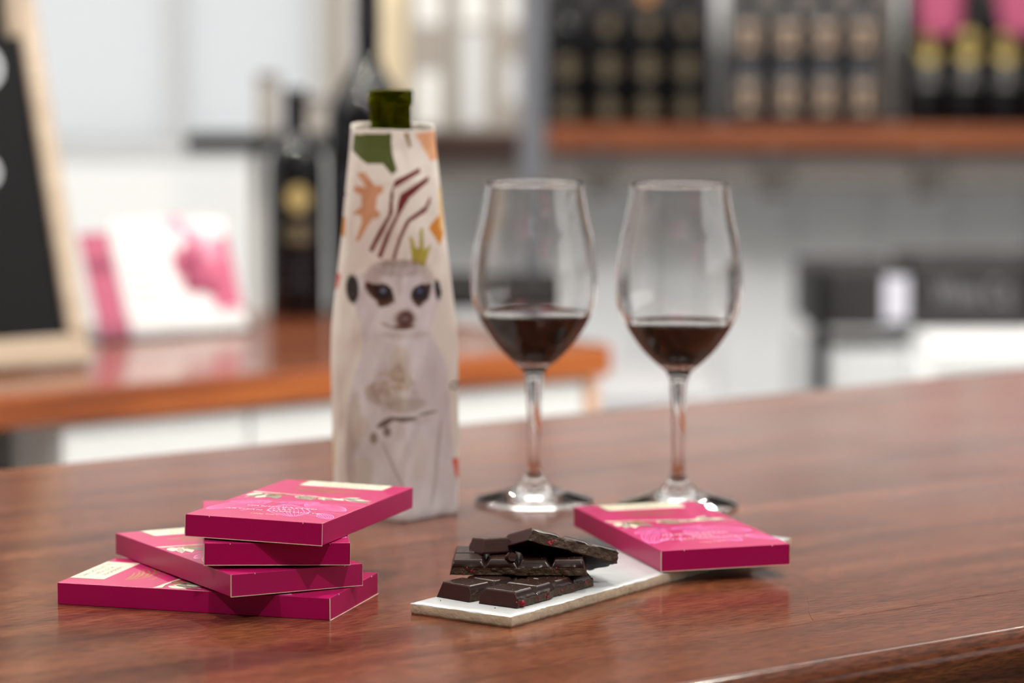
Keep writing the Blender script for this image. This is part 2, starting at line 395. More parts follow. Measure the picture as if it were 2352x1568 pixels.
pq = hy(1385, 900, 5.6); pq1 = hy(1640, 872, 5.6)
pl_ = empty('white_plinth', (pq.x, 5.6, -T), 0, 'low white plinth cabinet standing behind the bar between the counters', 'cabinet')
MB().box(-.075, pq1.x - pq.x, 0, .5, 0, pq.z + T - .02, .003, 1).build('plinth_body', M['plinth_white'], pl_)
MB().box(-.085, pq1.x - pq.x + .01, -.01, .51, pq.z + T - .02, pq.z + T, .003, 1).build('plinth_top', M['plinth_white'], pl_)

# ================================================================== wall shelf with bottles
YS = 6.35
sx0, sx1 = hy(1255, 300, YS).x, 1.9
zs = hy(1500, 290, YS).z; zb = hy(1500, 343, YS).z
sh = empty('wall_shelf', (sx0, YS, zs), R(-.6), 'long orange timber shelf on dark brackets along the white wall, holding dark bottles', 'shelf')
MB().box(0, sx1 - sx0, 0, .28, zb - zs, 0, .004, 2).build('shelf_board', M['shelf_wood'], sh)
MB().box(-.23, sx1 - sx0, .03, .30, hy(1500, 428, YS).z - zs, zb - zs - .001, .002, 1).build('under_shadow_rail', M['rail'], sh)  # grey rail whose tone also stands for the shelf's shadow on the wall
for u in (1378, 1775, 2128):
    p = hy(u, 400, YS - .0).x - sx0
    MB().box(p - .02, p + .02, -.012, .03, hy(1500, 452, YS).z - zs, zb - zs - .002, .002, 1).build('bracket', M['bracket'], sh)
ds = empty('dark_shelf', (hy(945, 0, 6.3).x, 6.3, 0), 0, 'dark brown shelf left of the steel post, holding pale labelled cartons', 'shelf')
MB().box(0, .24, 0, .26, hy(0, 362, 6.3).z, hy(0, 305, 6.3).z, .003, 1).build('shelf_board', M['shelf_dark'], ds)
MB().box(0, .24, .03, .28, hy(0, 432, 6.3).z, hy(0, 364, 6.3).z, .003, 1).build('under_shadow_rail', M['rail'], ds)  # carries the same rail and shelf-shadow grey on under the dark shelf
po = hy(1222, 0, 5.9).x
MB_ = MB().box(po - .024, po + .024, 5.88, 5.93, -T, 2.0, .003, 1)
post = MB_.build('steel_post', M['steel']); tag(post, 'tall grey steel post between the dark shelf and the orange shelf', 'post')

BP = [(0, 0), (.034, 0), (.0375, .004), (.0375, .19), (.036, .205), (.030, .222), (.0205, .238), (.0155, .25), (.0145, .262), (.0142, .285), (.0152, .287), (.0152, .3), (0, .3)]
def smprof(P):
    out = []
    for i in range(len(P) - 1):
        p0 = P[max(i - 1, 0)]; p1 = P[i]; p2 = P[i + 1]; p3 = P[min(i + 2, len(P) - 1)]
        for k in range(5):
            t = k / 5; out.append(tuple(.5 * ((2 * b) + (-a + c) * t + (2 * a - 5 * b + 4 * c - d) * t * t + (-a + 3 * b - 3 * c + d) * t ** 3) for a, b, c, d in zip(p0, p1, p2, p3)))
    return out + [P[-1]]
BPS = BP[:3] + smprof(BP[3:9]) + BP[9:]
def bottle(name, x, y, z, lab, group, glass, cap, labels, k=1.0, rz=0):
    o = empty(name, (x, y, z), rz, lab, 'bottle', group); o.scale = (k, k, k)
    MB().lathe(BPS, 40).build('bottle_glass', glass, o, True)
    MB().lathe([(.0150, .252), (.0149, .286), (.0158, .287), (.0158, .3015), (0, .302)], 24).build('capsule', cap, o, True)
    for (kind, zc, hwid, hh, m) in labels:
        n = 20; bm = bmesh.new(); r = .0382; ctr = bm.verts.new((0, -r - .0004, zc)); ring = []
        for i in range(n):
            a = 2 * math.pi * i / n
            u, v = (hwid * math.cos(a), hh * math.sin(a)) if kind == 'o' else (max(-1, min(1, 1.5 * math.cos(a))) * hwid, max(-1, min(1, 1.5 * math.sin(a))) * hh)
            th = u / r; ring.append(bm.verts.new(((r) * math.sin(th), -r * math.cos(th), zc + v)))
        for i in range(n): bm.faces.new((ctr, ring[i], ring[(i + 1) % n]))
        me = bpy.data.meshes.new('label'); bm.to_mesh(me); bm.free(); link('label', me, o, m)
    return o
zsh = zs
def shb(u, **kw): return hy(u, 290, YS + .06).x
g1 = [('o', .036, .020, .020, M['dull_gold']), ('o', .120, .021, .022, M['dull_gold']), ('o', .205, .014, .016, M['dull_gold'])]
first = 'dark bottle with dull gold seals on the orange shelf, '
for u, pos in ((1302, 'nearest the steel post'), (1396, 'second from the steel post'), (1486, 'third from the steel post'), (1574, 'fourth from the steel post')):
    bottle('wine_bottle', shb(u), YS + .06, zsh, first + pos, 'gold sealed bottles on the shelf', M['black_glass'], M['copper_cap'] if u in (1486,) else M['black_cap'], g1[:2] if u == 1302 else g1)
MBk = MB().box(hy(1250, 0, YS + .2).x, hy(1640, 0, YS + .2).x, YS + .19, YS + .26, zsh, zsh + .29, .002, 1)
tag(MBk.build('display_box', M['carton_black']), 'black display box standing behind the gold sealed bottles on the orange shelf', 'box')
g2 = [('r', .058, .024, .026, M['copper_label']), ('r', .103, .026, .014, M['grey_label']), ('r', .182, .024, .026, M['copper_label'])]
for u, pos in ((1715, 'left end of the copper labelled row'), (1806, 'second of the copper labelled row'), (1892, 'third of the copper labelled row'), (1978, 'right end of the copper labelled row')):
    bottle('wine_bottle', shb(u), YS + .06, zsh, 'smoky bottle with two copper labels, ' + pos, 'copper labelled bottles on the shelf', M['blue_glass'], M['black_cap'], g2)
tag(MB().box(hy(1670, 0, YS + .2).x, hy(2060, 0, YS + .2).x, YS + .19, YS + .25, zsh, zsh + .29, .002, 1).build('display_box', M['rail']), 'taupe display box behind the copper labelled bottles', 'box')
g3 = [('o', .162, .026, .034, M['gold_label']), ('r', .104, .025, .022, M['grey_label'])]
for u, pos in ((2126, 'left one'), (2214, 'middle one'), (2302, 'right one')):
    bottle('wine_bottle', shb(u), YS + .05, zsh, 'black bottle with oval gold label at the shelf end, ' + pos, 'oval gold labelled bottles', M['black_glass'], M['black_cap'], g3)
bottle('wine_bottle', shb(2392), YS + .05, zsh, 'black bottle with oval gold label just cut by the right frame edge', 'oval gold labelled bottles', M['black_glass'], M['black_cap'], g3)
tag(MB().box(hy(2080, 0, YS + .2).x, 1.3, YS + .19, YS + .25, zsh, zsh + .29, .002, 1).build('display_box', M['carton_black']), 'black display box behind the oval gold labelled bottles', 'box')
for (u, a, lab) in ((2162, .0, 'pink ribbon hanging in front of the left and middle oval labelled bottles'), (2330, .02, 'pink ribbon hanging in front of the right oval labelled bottle')):
    p = hy(u, 0, YS - .03).x; ztop = zsh + .36; zlow = hy(u, 88, YS - .03).z
    bm = bmesh.new(); rows = []
    for k in range(9):
        t = k / 8; z = ztop + (zlow - ztop) * t; wd = .058 * (1 - .30 * t)
        rows.append([bm.verts.new((p + a * t + wd * (j / 6 - .5) * 1.9, YS - .02 + .004 * math.sin(j * 2.1 + k * .5), z + (.012 * (abs(j - 3) / 3) if k == 8 else 0))) for j in range(7)])
    for r0, r1 in zip(rows, rows[1:]):
        for j in range(6): bm.faces.new((r0[j], r0[j + 1], r1[j + 1], r1[j]))
    me = bpy.data.meshes.new('ribbon'); bm.to_mesh(me); bm.free()
    o = link('pink_ribbon', me, None, M['pink_tag']); sd = o.modifiers.new('s', 'SOLIDIFY'); sd.thickness = .0015; smooth(o); tag(o, lab, 'ribbon', 'pink ribbons')

# pale labelled cartons on the dark shelf
dsz = hy(0, 305, 6.3).z
for i, (u, zl0, zl1, lab) in enumerate(((985, 290, 165, 'taupe gift carton with a low white label, nearest the wrapped bottle'), (1088, 285, 70, 'taupe gift carton with a tall pale label, middle of the dark shelf'), (1185, 235, 140, 'taupe gift carton at the right end of the dark shelf beside the post'))):
    o = empty('gift_carton', (hy(u, 300, 6.36).x, 6.36, dsz), 0, lab, 'carton', 'gift cartons on the dark shelf')
    MB().box(-.044, .044, 0, .09, 0, .33, .002, 1).build('carton_body', M['taupe_card'], o)
    MB().box(-.022, .022, -.001, 0, hy(u, zl0, 6.36).z - dsz, hy(u, zl1, 6.36).z - dsz).build('label', [M['pale_card'], M['grey_frame'], M['grey_frame']][i], o)
    MB().box(-.026, .026, -.001, 0, hy(u, 55, 6.36).z - dsz, .325).build('top_label', M['pale_card'], o)
bp0 = hy(890, 0, 6.2).x
o = empty('beige_panel', (bp0, 6.5, 0), 0, 'beige timber-edged panel standing behind the large black bottle', 'panel')
MB().box(-.042, .036, 0, .02, hy(0, 230, 6.5).z, 1.9, .002, 1).build('panel_face', M['beige_panel'], o)
MB().box(.036, .052, -.006, .026, hy(0, 230, 6.5).z, 1.9, .002, 1).build('panel_edge', M['tan_trim'], o)
MB().box(-.045, .054, -.01, .05, -T, hy(0, 231, 6.5).z, .002, 1).build('panel_base', M['shelf_dark'], o)

# ================================================================== things on the back counter
def onb(u, v): p = hz(u, v, Z2); return p.x, p.y
x, y = onb(682, 722)
cbo = bottle('wine_bottle', x, y, Z2, 'dark wine bottle with gold seals on the back counter, left of the wrapped bottle', None, M['black_glass'], M['black_cap'],
       [('o', .158, .016, .018, M['dim_gold']), ('o', .112, .022, .014, M['dull_gold']), ('r', .058, .026, .020, M['black_label'])], .985, R(8))
x, y = onb(834, 724)
o = empty('magnum_bottle', (x + .006, y + .03, Z2), R(-10), 'very large black bottle behind the wrapped bottle on the back counter', 'bottle')
mp_ = [(0, 0), (.050, 0), (.054, .005), (.054, .245), (.052, .264), (.043, .288), (.028, .312), (.018, .335), (.0165, .36), (.0155, .45), (.0165, .452), (.0165, .475), (0, .475)]
MB().lathe(mp_[:3] + smprof(mp_[3:10]) + mp_[10:], 48).build('bottle_glass', M['black_glass'], o, True)
MB().lathe([(.0175, .37), (.0163, .45), (.0174, .452), (.0174, .4765), (0, .477)], 32).build('capsule', M['black_cap'], o, True)
bm_ = MB(); bm_.lathe([(.0546, .07), (.0548, .075), (.0548, .19), (.0546, .195)], 24, a0=-math.pi * .85, a1=-math.pi * .15).build('label', M['black_label'], o, True)
# black low tray at the back right of the counter
p0, p1 = hz(1060, 702, Z2), hz(1410, 698, Z2)
tr_ = empty('drip_tray', ((p0.x + p1.x) / 2 - .06, p0.y - .04, Z2), 0, 'low black tray on the far edge of the back counter, seen between the wine glasses', 'tray')
hwid = (p1.x - p0.x) / 2 + .06
tb = MB().box(-hwid, hwid - .06, 0, .012, 0, .036, .002, 1).box(-hwid, hwid - .06, .15, .162, 0, .036, .002, 1).box(-hwid, -hwid + .01, 0, .162, 0, .036, .002, 1).box(hwid - .07, hwid - .06, 0, .162, 0, .036, .002, 1).box(-hwid, hwid - .06, 0, .162, 0, .006, 0)
tb.build('tray_body', M['carton_black'], tr_)
MB().box(-hwid + .012, hwid - .072, .014, .148, .006, .012, .001, 1).build('tray_mat', M['black_metal'], tr_)
# black wall shelf with taupe cartons behind the counter
bs = empty('black_shelf', (hy(420, 0, 5.2).x, 5.2, 0), 0, 'slim black metal shelf under the window, left of the large black bottle', 'shelf')
sL = hy(800, 0, 5.2).x - bs.location.x
MB().box(0, sL, 0, .16, hy(0, 350, 5.2).z, hy(0, 312, 5.2).z, .003, 1).build('shelf_board', M['black_metal'], bs)
for k in (.2, .6, 1.0):
    MB().box(sL - .02 - .0 - (1 - k) * .0, sL, .0, .02, -T, hy(0, 350, 5.2).z, 0).build('leg', M['black_metal'], bs) if k == 1.0 else None
MB().box(.102, .122, .12, .16, -T, hy(0, 350, 5.2).z, .002, 1).build('leg', M['taupe_card'], bs)
zt = hy(0, 312, 5.2).z
for u0, u1, v, lab in ((588, 632, 172, 'taupe carton on the black shelf, left of the dark bottle neck'), (690, 775, 225, 'taupe carton on the black shelf, right of the dark bottle neck')):
    a, b = hy(u0, 0, 5.25).x, hy(u1, 0, 5.25).x
    o = empty('gift_carton', ((a + b) / 2, 5.25, zt), 0, lab, 'carton', None); h_ = hy(0, v, 5.25).z - zt
    MB().box(-(b - a) / 2, (b - a) / 2, 0, .08, 0, h_, .002, 1).build('carton_body', M['taupe_card'], o)
    MB().box(-(b - a) / 2 - .001, (b - a) / 2 + .001, -.001, .081, h_ - .012, h_ + .001, .001, 1).build('lid', M['rail'], o)

# chalkboard leaning back on the back counter
pb = hz(213, 842, Z2)
cb = empty('chalkboard', (pb.x, pb.y, Z2 + .0058), ANG, 'leaning blackboard with pale timber frame and chalk letters on the back counter', 'chalkboard')
LEAN = R(17); W_, H_ = .42, 1.05; fw = .021
def lean(o):
    o.rotation_euler = (-LEAN, 0, 0); return o
lean(MB().box(-W_, 0, 0, .018, 0, fw * 1.55, .002, 1).build('bottom_rail', M['pine'], cb))
lean(MB().box(-W_, 0, 0, .018, H_ - fw, H_, .002, 1).build('top_rail', M['pine'], cb))
lean(MB().box(-fw * 1.1, 0, -.0006, .0184, fw * 1.55, H_ - fw, .002, 1).build('stile', M['pine'], cb))
lean(MB().box(-W_, -W_ + fw, -.0006, .0184, fw * 1.55, H_ - fw, .002, 1).build('stile', M['pine'], cb))
lean(MB().box(-W_ + fw, -fw, .006, .012, fw * 1.2, H_ - fw, 0).build('board_panel', M['chalk_black'], cb))
for zc, s_, xr_ in ((.345, 'O', .050), (.232, 'o', .074)):
    t_ = text('chalk_letters', 'H' + s_ if s_ == 'O' else 'wine' + s_, .075, (0, 0, 0), (0, 0, 0), M['chalk'], cb, align='RIGHT')
    for v in t_.data.vertices: v.co = Vector((v.co.x - xr_, .0052, v.co.y + zc))
    lean(t_)
sp = MB().box(-W_ + .02, -.01, .0, .016, -.0, .024, .002, 1).build('rear_foot', M['pine'], cb); sp.location = (0, .13, -.0055)
for xx in (-W_ + .03, -.03):
    l_ = MB().box(xx - .010, xx + .010, -.006, .006, 0, .42, .001, 1).build('rear_leg', M['pine'], cb); l_.location = (0, .136, .018); l_.rotation_euler = (R(2), 0, 0)

# leaflet holder with leaning leaflets
pc = hz(262, 785, Z2); pr = hz(590, 762, Z2)
hl = empty('leaflet_holder', (pc.x, pc.y, Z2), ANG, 'clear acrylic leaflet holder on the back counter beside the blackboard', 'leaflet holder')
hw_ = math.hypot(pr.x - pc.x, pr.y - pc.y)
MB().box(-.02, hw_, -.004, .085, 0, .004, .001, 1).build('holder_base', M['acrylic'], hl)
MB().box(-.02, hw_, -.004, -.001, .004, .030, .001, 1).build('holder_lip', M['acrylic'], hl)
LB = R(24)
def leaf(name, x0, wd, hgt, y0, lab, m):
    X = pc.x + dx * x0 + nx * y0; Y = pc.y + dy * x0 + ny * y0
    o = empty(name, (X, Y, Z2 + .0052), 0, lab, 'leaflet'); o.rotation_euler = (0, 0, ANG)
    b = MB().box(0, wd, 0, .002, 0, hgt, 0).build('leaflet_sheet', m, o); b.rotation_euler = (-LB, 0, 0)
    return o, b
o, b = leaf('leaflet', -.015, .040, .135, .004, 'dusty pink leaflet leaning in the holder next to the blackboard', M['leaflet_pink'])
t_ = MB().box(.004, .036, -.0006, 0, .085, .10).build('printed_band', M['leaflet_rose'], b)
o, b = leaf('leaflet', .030, .078, .148, .008, 'white leaflet with faint lettering leaning in the middle of the holder', M['paper'])
for k in range(4):
    MB().box(.012, .06 - .006 * (k % 2), -.0006, 0, .085 - k * .016, .089 - k * .016).build('printed_line', M['leaflet_blush'], b)
o, b = leaf('leaflet', .095, hw_ - .097, .146, .014, 'white leaflet with pink blossom print at the right end of the holder', M['paper'])
wl_ = hw_ - .097
def blob(cx, cz, r, m, wob, y=-.0006):
    bb = MB(); pts = [(cx + r * (1 + .18 * math.sin(5 * a + wob)) * math.cos(a), cz + r * (1 + .18 * math.sin(5 * a + wob)) * math.sin(a)) for a in [2 * math.pi * k / 24 for k in range(24)]]
    pts = [(min(max(px_, .001), wl_ - .001), pz) for px_, pz in pts]
    f = bb.bm.faces.new([bb.bm.verts.new((p_[0], y, p_[1])) for p_ in pts]); return bb.build('blossom', m, b)
blob(.032, .112, .034, M['leaflet_blush'], 0); blob(.034, .092, .026, M['leaflet_pink'], 1, -.0009); blob(.026, .118, .013, M['paper'], 2, -.0012)
blob(.052, .074, .030, M['leaflet_rose'], 1, -.0012); blob(.084, .088, .032, M['leaflet_pink'], 2, -.0015); blob(.074, .102, .013, M['leaflet_blush'], 3, -.0018)
blob(.088, .052, .030, M['leaflet_pink'], .5, -.0010)

PLC = ['', 'just behind the bar', 'over the right of the bar', 'near the window', 'in front of the bottle shelf', 'over the front of the bar', 'near the left wall']
# ceiling lamps (small spots that glint in the bottles and glasses)
k = 0
for (lx, ly) in ((-.9, 2.9), (.2, 2.4), (1.3, 2.9), (-.6, 5.0), (.8, 5.0), (.5, .6), (-1.6, 1.0)):
    if k == 0:
        L0 = empty('ceiling_lamp', (lx, ly, 1.98), 0, 'small round ceiling spotlight over the back counter', 'lamp', 'ceiling spotlights')
        MB().lathe([(.0, .02), (.05, .02), (.05, 0), (.036, -.004), (.034, .002), (0, .002)], 24).build('lamp_rim', M['lamp_rim'], L0, True)
        MB().lathe([(0, -.001), (.014, -.001), (.014, .0), (0, .0)], 20).build('lamp_diffuser', M['lamp'], L0)
    else:
        Lc = copy_tree(L0); Lc.location = (lx, ly, 1.98); Lc['label'] = 'small round ceiling spotlight ' + PLC[k]
    k += 1

# ================================================================== serving tile
tl = empty('serving_tile', (-.00088, 1.61687, 0), R(54.71), 'long white glazed ceramic tile with bare clay sides under the chocolate', 'serving tile')
TL, TW, TT = .2962, .0665, .0068
def tile():
    nu, nv = 120, 28; bm = bmesh.new(); rnd = np.random.RandomState(3)
    def edge(u, v):
        e = .0007 * (vnoise(u * 220 + 3, v * 90 + 9) - .5) + .0004 * (vnoise(u * 700, v * 700 + 5) - .5)
        return e
    def pt(i, j, z, inset=0, drop=0):
        u, v = i / nu, j / nv
        x = u * TL; y = v * TW
        ex = float(edge(u * .3 + 7, v * .6)); ey = float(edge(u, v * .2))
        if i == 0: x += -ex * 1.4 + inset
        if i == nu: x += ex * 1.4 - inset
        if j == 0: y += ey * 1.4 + inset
        if j == nv: y += -ey * 1.4 - inset
        return Vector((x, y, z))
    top = {}
    for i in range(nu + 1):
        for j in range(nv + 1):
            b = min(i, nu - i) * TL / nu; c = min(j, nv - j) * TW / nv; d = min(b, c)
            z = TT - .0007 * math.exp(-d / .0012) + .00015 * (float(vnoise(i * .08, j * .12)) - .5)
            top[i, j] = bm.verts.new(pt(i, j, z, .0006))
    for i in range(nu):
        for j in range(nv):
            f = bm.faces.new((top[i, j], top[i + 1, j], top[i + 1, j + 1], top[i, j + 1])); f.smooth = True
    loop = [(i, 0) for i in range(nu)] + [(nu, j) for j in range(nv)] + [(i, nv) for i in range(nu, 0, -1)] + [(0, j) for j in range(nv, 0, -1)]
    prev = [top[k] for k in loop]; first = prev
    levels = [(.86, 0, 0), (.7, -.0001, 1), (.45, .0000, 1), (.2, .0002, 1), (.0, .0006, 1)]
    for li, (zf, ins, mi) in enumerate(levels):
        ring = []
        for t, k in enumerate(loop):
            wob = .0010 * (float(vnoise(t * .21, 2.5)) - .45) if li == 0 else .0005 * (float(vnoise(t * .4, li * 3.1)) - .5)
            z = max(0, TT * zf + (wob if li < 4 else 0))
            ring.append(bm.verts.new(pt(k[0], k[1], z, ins + .0004 * float(vnoise(t * .9, li * 2.7 + 1)))))
        n = len(loop)
        for t in range(n):
            f = bm.faces.new((prev[t], prev[(t + 1) % n], ring[(t + 1) % n], ring[t])); f.material_index = mi; f.smooth = True
        prev = ring
    f = bm.faces.new(prev[::-1]); f.material_index = 1
    bmesh.ops.recalc_face_normals(bm, faces=bm.faces[:])
    # separate the glaze (material 0) from the clay body (material 1)
    me = bpy.data.meshes.new('t'); bm.to_mesh(me); bm.free()
    for name, mi, m in (('glaze', 0, M['glaze']), ('clay_body', 1, M['clay'])):
        b2 = bmesh.new(); b2.from_mesh(me)
        bmesh.ops.delete(b2, geom=[f for f in b2.faces if f.material_index != mi], context='FACES')
        for f in b2.faces: f.material_index = 0
        m2 = bpy.data.meshes.new(name); b2.to_mesh(m2); b2.free(); link(name, m2, tl, m)
tile()

# ================================================================== chocolate boxes
BW, BL, BT = .0790, .1598, .0122
def box_parts():
    root = empty('chocolate_box', (0, 0, 0))
    bm = MB().box(0, BW, 0, BL, 0, BT, .0004, 2); 
    # a faint bulge of the lid so that the card looks like card
    body = bm.build('box_body', M['magenta'], root)
    e = MB()
    e.box(-.0002, BW + .0002, -.0004, .0002, -.0001, .00022, 0)
    for xx in (.0000, BW): e.box(xx - (.00022 if xx == 0 else .0001), xx + (.00022 if xx == 0 else .0001), -.00022, .0002, .0003, BT - .0004, 0)
    for xx in (.014, .068): e.box(xx - .00022, xx + .00022, -.00035, .0002, BT - .0008, BT - .0002, 0)
    e.build('card_edge', M['card_edge'], root)
    z = BT + .00004; mm = .001
    S = lambda pts: [(a * mm, b * mm) for a, b in pts]
    lb = MB().box(.0162, .0665, .1390, .1592, BT - .0001, BT + .00008, 0).build('label', M['cream'], root)
    MB().box(.0152, .0163, .1390, .1592, BT - .0001, BT + .00009, 0).build('label_stripe', M['green_line'], lb)
    for s_, yy, wd in (('DARK CHOCOLATE 70%', .1545, .040), ('WITH LOCAL', .1492, .025), ('RASPBERRY', .1440, .026)):
        text('label_lettering', s_, .0046, (.0413, yy, BT + .0001), (0, 0, 0), M['ink'], lb, width=wd)
    # gold emblem: dune-like waves over a name
    g = MB()
    for k, (a, c_, d_) in enumerate((((18, 127), (30, 127), (40, 131)), ((19, 125.5), (34, 124), (44, 130)), ((21, 123.5), (38, 122), (50, 130.5)), ((24, 120.5), (40, 119), (53, 129.5)), ((29, 118.5), (46, 117.5), (57, 128.5)), ((34, 118.3), (50, 117), (61, 126)))):
        g.ribbon(S(bez(a, c_, d_)), .0011, z, True)
    g.ribbon(S([(18, 127), (20, 125), (24, 120.5)]), .0012, z).ribbon(S([(24, 119.5), (29, 118.2), (35, 118)]), .0009, z)
    g.build('gold_emblem', M['gold'], root)
    text('emblem_lettering', 'Sandalford', .0046, (.0395, .1135, z), (0, 0, 0), M['gold'], root, width=.036)
    # botanical branch
    br = MB()
    top_ = [(0.4, 103), (10, 102), (20, 100.8), (30, 99.2), (40, 98.2), (50, 95.2), (58, 94)]
    bot_ = [(58, 93), (50, 94), (40, 95.8), (30, 97.4), (20, 98.6), (10, 99.3), (3, 98.2), (.4, 96.5)]
    for k in range(6):
        a, b = top_[k], top_[k + 1]; c_, d_ = bot_[6 - k - 1 + 0], bot_[6 - k]
        br.poly(S([a, b, c_, d_][::-1]), z)
    def leafp(p, q, wd):
        p, q = Vector(p), Vector(q); d = q - p; n_ = Vector((-d.y, d.x)).normalized() * wd
        c1_ = [tuple(p + d * t + n_ * math.sin(math.pi * t ** .8)) for t in [i / 8 for i in range(9)]]
        c2_ = [tuple(p + d * t - n_ * math.sin(math.pi * t ** .8)) for t in [i / 8 for i in range(8, -1, -1)]]
        return c1_ + c2_[1:-1]
    for p, q, wd in (((8, 97), (3, 84), 3.2), ((16, 97), (11, 76), 3.4), ((12, 96), (5, 76), 2.6), ((33, 96), (33, 87), 3.0), ((46, 95), (50, 85), 3.2), ((52, 94), (61, 88), 2.4), ((56, 95), (70, 97), 3.2), ((58, 97), (66, 103), 2.6), ((60, 94), (76, 93), 2.2), ((60, 92), (78.0, 84.5), 2.6)):
        br.poly(S(leafp(p, q, wd)), z + .00001)
    bo = br.build('branch_print', M['cream'], root, fix=False)
    pods = MB()
    for p, q, wd in (((15, 93), (24, 79), 4.6), ((34, 95), (43, 82), 5.6), ((20, 97), (12, 88), 3.0), ((49, 92), (54, 87), 2.6)):
        pods.poly(S(leafp(p, q, wd)), z + .00003)
    pods.build('pod_print', M['grey_print'], bo, fix=False)
    MB().poly(S(leafp((24, 97), (13, 95.5), 3.4)), z + .00005).build('brown_pod_print', M['brown_print'], bo, fix=False)
    ln = MB()
    for p, q, wd in (((15, 93), (24, 79), 4.2), ((34, 95), (43, 82), 5.2), ((46, 95), (50, 85), 2.8), ((12, 96), (5, 76), 2.0), ((60, 92), (78, 84.5), 2.0), ((56, 95), (70, 97), 2.6), ((33, 96), (33, 87), 2.4)):
        p, q = Vector(p), Vector(q); d = q - p; n_ = Vector((-d.y, d.x)).normalized() * wd
        for f_ in (-.75, -.4, 0, .4, .75):
            ln.ribbon(S([tuple(p + d * t + n_ * f_ * math.sin(math.pi * t)) for t in [.12 + .76 * i / 8 for i in range(9)]]), .00028, z + .00006, True)
    ln.ribbon(S([(3, 98.2), (10, 99.4), (20, 98.7), (30, 97.5), (40, 95.9), (50, 94.1)]), .0003, z + .00006)
    ln.build('branch_lines', M['ink'], bo, fix=False)
    # pink line drawing of cacao pods and leaves
    pk = MB(); rr = random.Random(11)
    def podl(p, q, wd, nl=7, w_=.00044):
        p, q = Vector(p), Vector(q); d = q - p; n_ = Vector((-d.y, d.x)).normalized() * wd
        for k in range(nl):
            f_ = -1 + 2 * k / (nl - 1)
            pts = [tuple(p + d * t + n_ * (f_ + .05 * math.sin(9 * t + k)) * math.sin(math.pi * t) ** .75) for t in [.01 + .98 * i / 18 for i in range(19)]]
            pts = [(min(max(a, .6), 78.2), b) for a, b in pts]
            pk.ribbon(S(pts), w_ * (1.6 if k in (0, nl - 1) else 1) * rr.uniform(.7, 1.2), z)
            if k % 2 and k < nl - 1:
                for t in [i / 22 for i in range(2, 21)]:
                    c_ = p + d * t + n_ * f_ * math.sin(math.pi * t) ** .75
                    e_ = c_ + n_.normalized() * rr.uniform(.8, 1.6) * (1 if k < nl / 2 else -1) + d.normalized() * rr.uniform(-.6, .6)
                    pk.ribbon(S([tuple(c_), tuple(e_)]), .00019, z)
    podl((3, 23), (24, 70), 8.5, 9); podl((36, 60), (56, 17), 11, 9); podl((46, 66), (75, 48), 9.5, 10); podl((24, 70), (4, 56), 5, 6)
    podl((66, 36), (77, 16), 4.5, 7); podl((30, 66), (52, 73), 4.5, 6)
    for a, b, c_ in (((2, 74), (24, 79), (46, 70)), ((24, 70), (34, 64), (46, 66)), ((46, 66), (60, 76), (78, 74)), ((30, 52), (26, 40), (22, 28)), ((56, 40), (66, 44), (77, 38)), ((60, 30), (66, 26), (70, 30)), ((6, 48), (14, 60), (24, 66))):
        for k in range(4):
            o_ = k * 1.1; pk.ribbon(S([(min(max(x_, .6), 78.2), y_ - o_ + .3 * math.sin(x_ * .5 + k)) for x_, y_ in bez(a, b, c_, 16)]), .0002, z)
    pk.build('cacao_line_print', M['pink_line'], root, fix=False)
    text('title_lettering', 'HANDCRAFTED', .0043, (.0385, .0475, z + .00004), (0, 0, 0), M['white_print'], root, width=.0405, spacing=1.25)
    text('title_lettering', 'DARK', .0038, (.0405, .0400, z + .00004), (0, 0, 0), M['white_print'], root, width=.013, spacing=1.2)
    text('title_lettering', 'ARTISAN CHOCOLATE', .0043, (.0385, .0328, z + .00004), (0, 0, 0), M['white_print'], root, width=.0550, spacing=1.2)
    text('weight_lettering', '100g NET', .0036, (.0385, .0192, z + .00004), (0, 0, 0), M['tan_print'], root, width=.0160)
    return root
B0 = box_parts()
def mrot(yaw, rx, ry): return (Matrix.Rotation(yaw, 3, 'Z') @ Matrix.Rotation(ry, 3, 'Y') @ Matrix.Rotation(rx, 3, 'X'))
def place_box(o, org, yaw, rx, ry, lab):
    o.location = org; o.rotation_euler = mrot(R(yaw), R(rx), R(ry)).to_euler()
    tag(o, lab, 'chocolate box', 'pink chocolate boxes')
a_org = Vector((-.25107, 1.68305, 0)) + mrot(R(-16.53), 0, 0) @ Vector((BL, 0, 0))
bx = [B0] + [copy_tree(B0) for _ in range(4)]
place_box(bx[0], tuple(a_org), 90 - 16.53, 0, 0, 'magenta chocolate box lying flat on the bar, lowest of the stack of four')
place_box(bx[1], (-.15057, 1.63293, .01372), 29.85, -.50, .80, 'magenta chocolate box second from the bottom of the stack, its long side facing left')
place_box(bx[2], (-.16657, 1.64974, .02790), 5.93, -.95, .95, 'magenta chocolate box third from the bottom, almost hidden under the topmost one')
place_box(bx[3], (-.17817, 1.66353, .04150), -15.97, -1.7, 1.15, 'magenta chocolate box topmost on the stack of four, fully showing its printed lid')
place_box(bx[4], (.08520, 1.74250, .00700), 17.1, .12, 0, 'magenta chocolate box lying alone across the far end of the white tile')

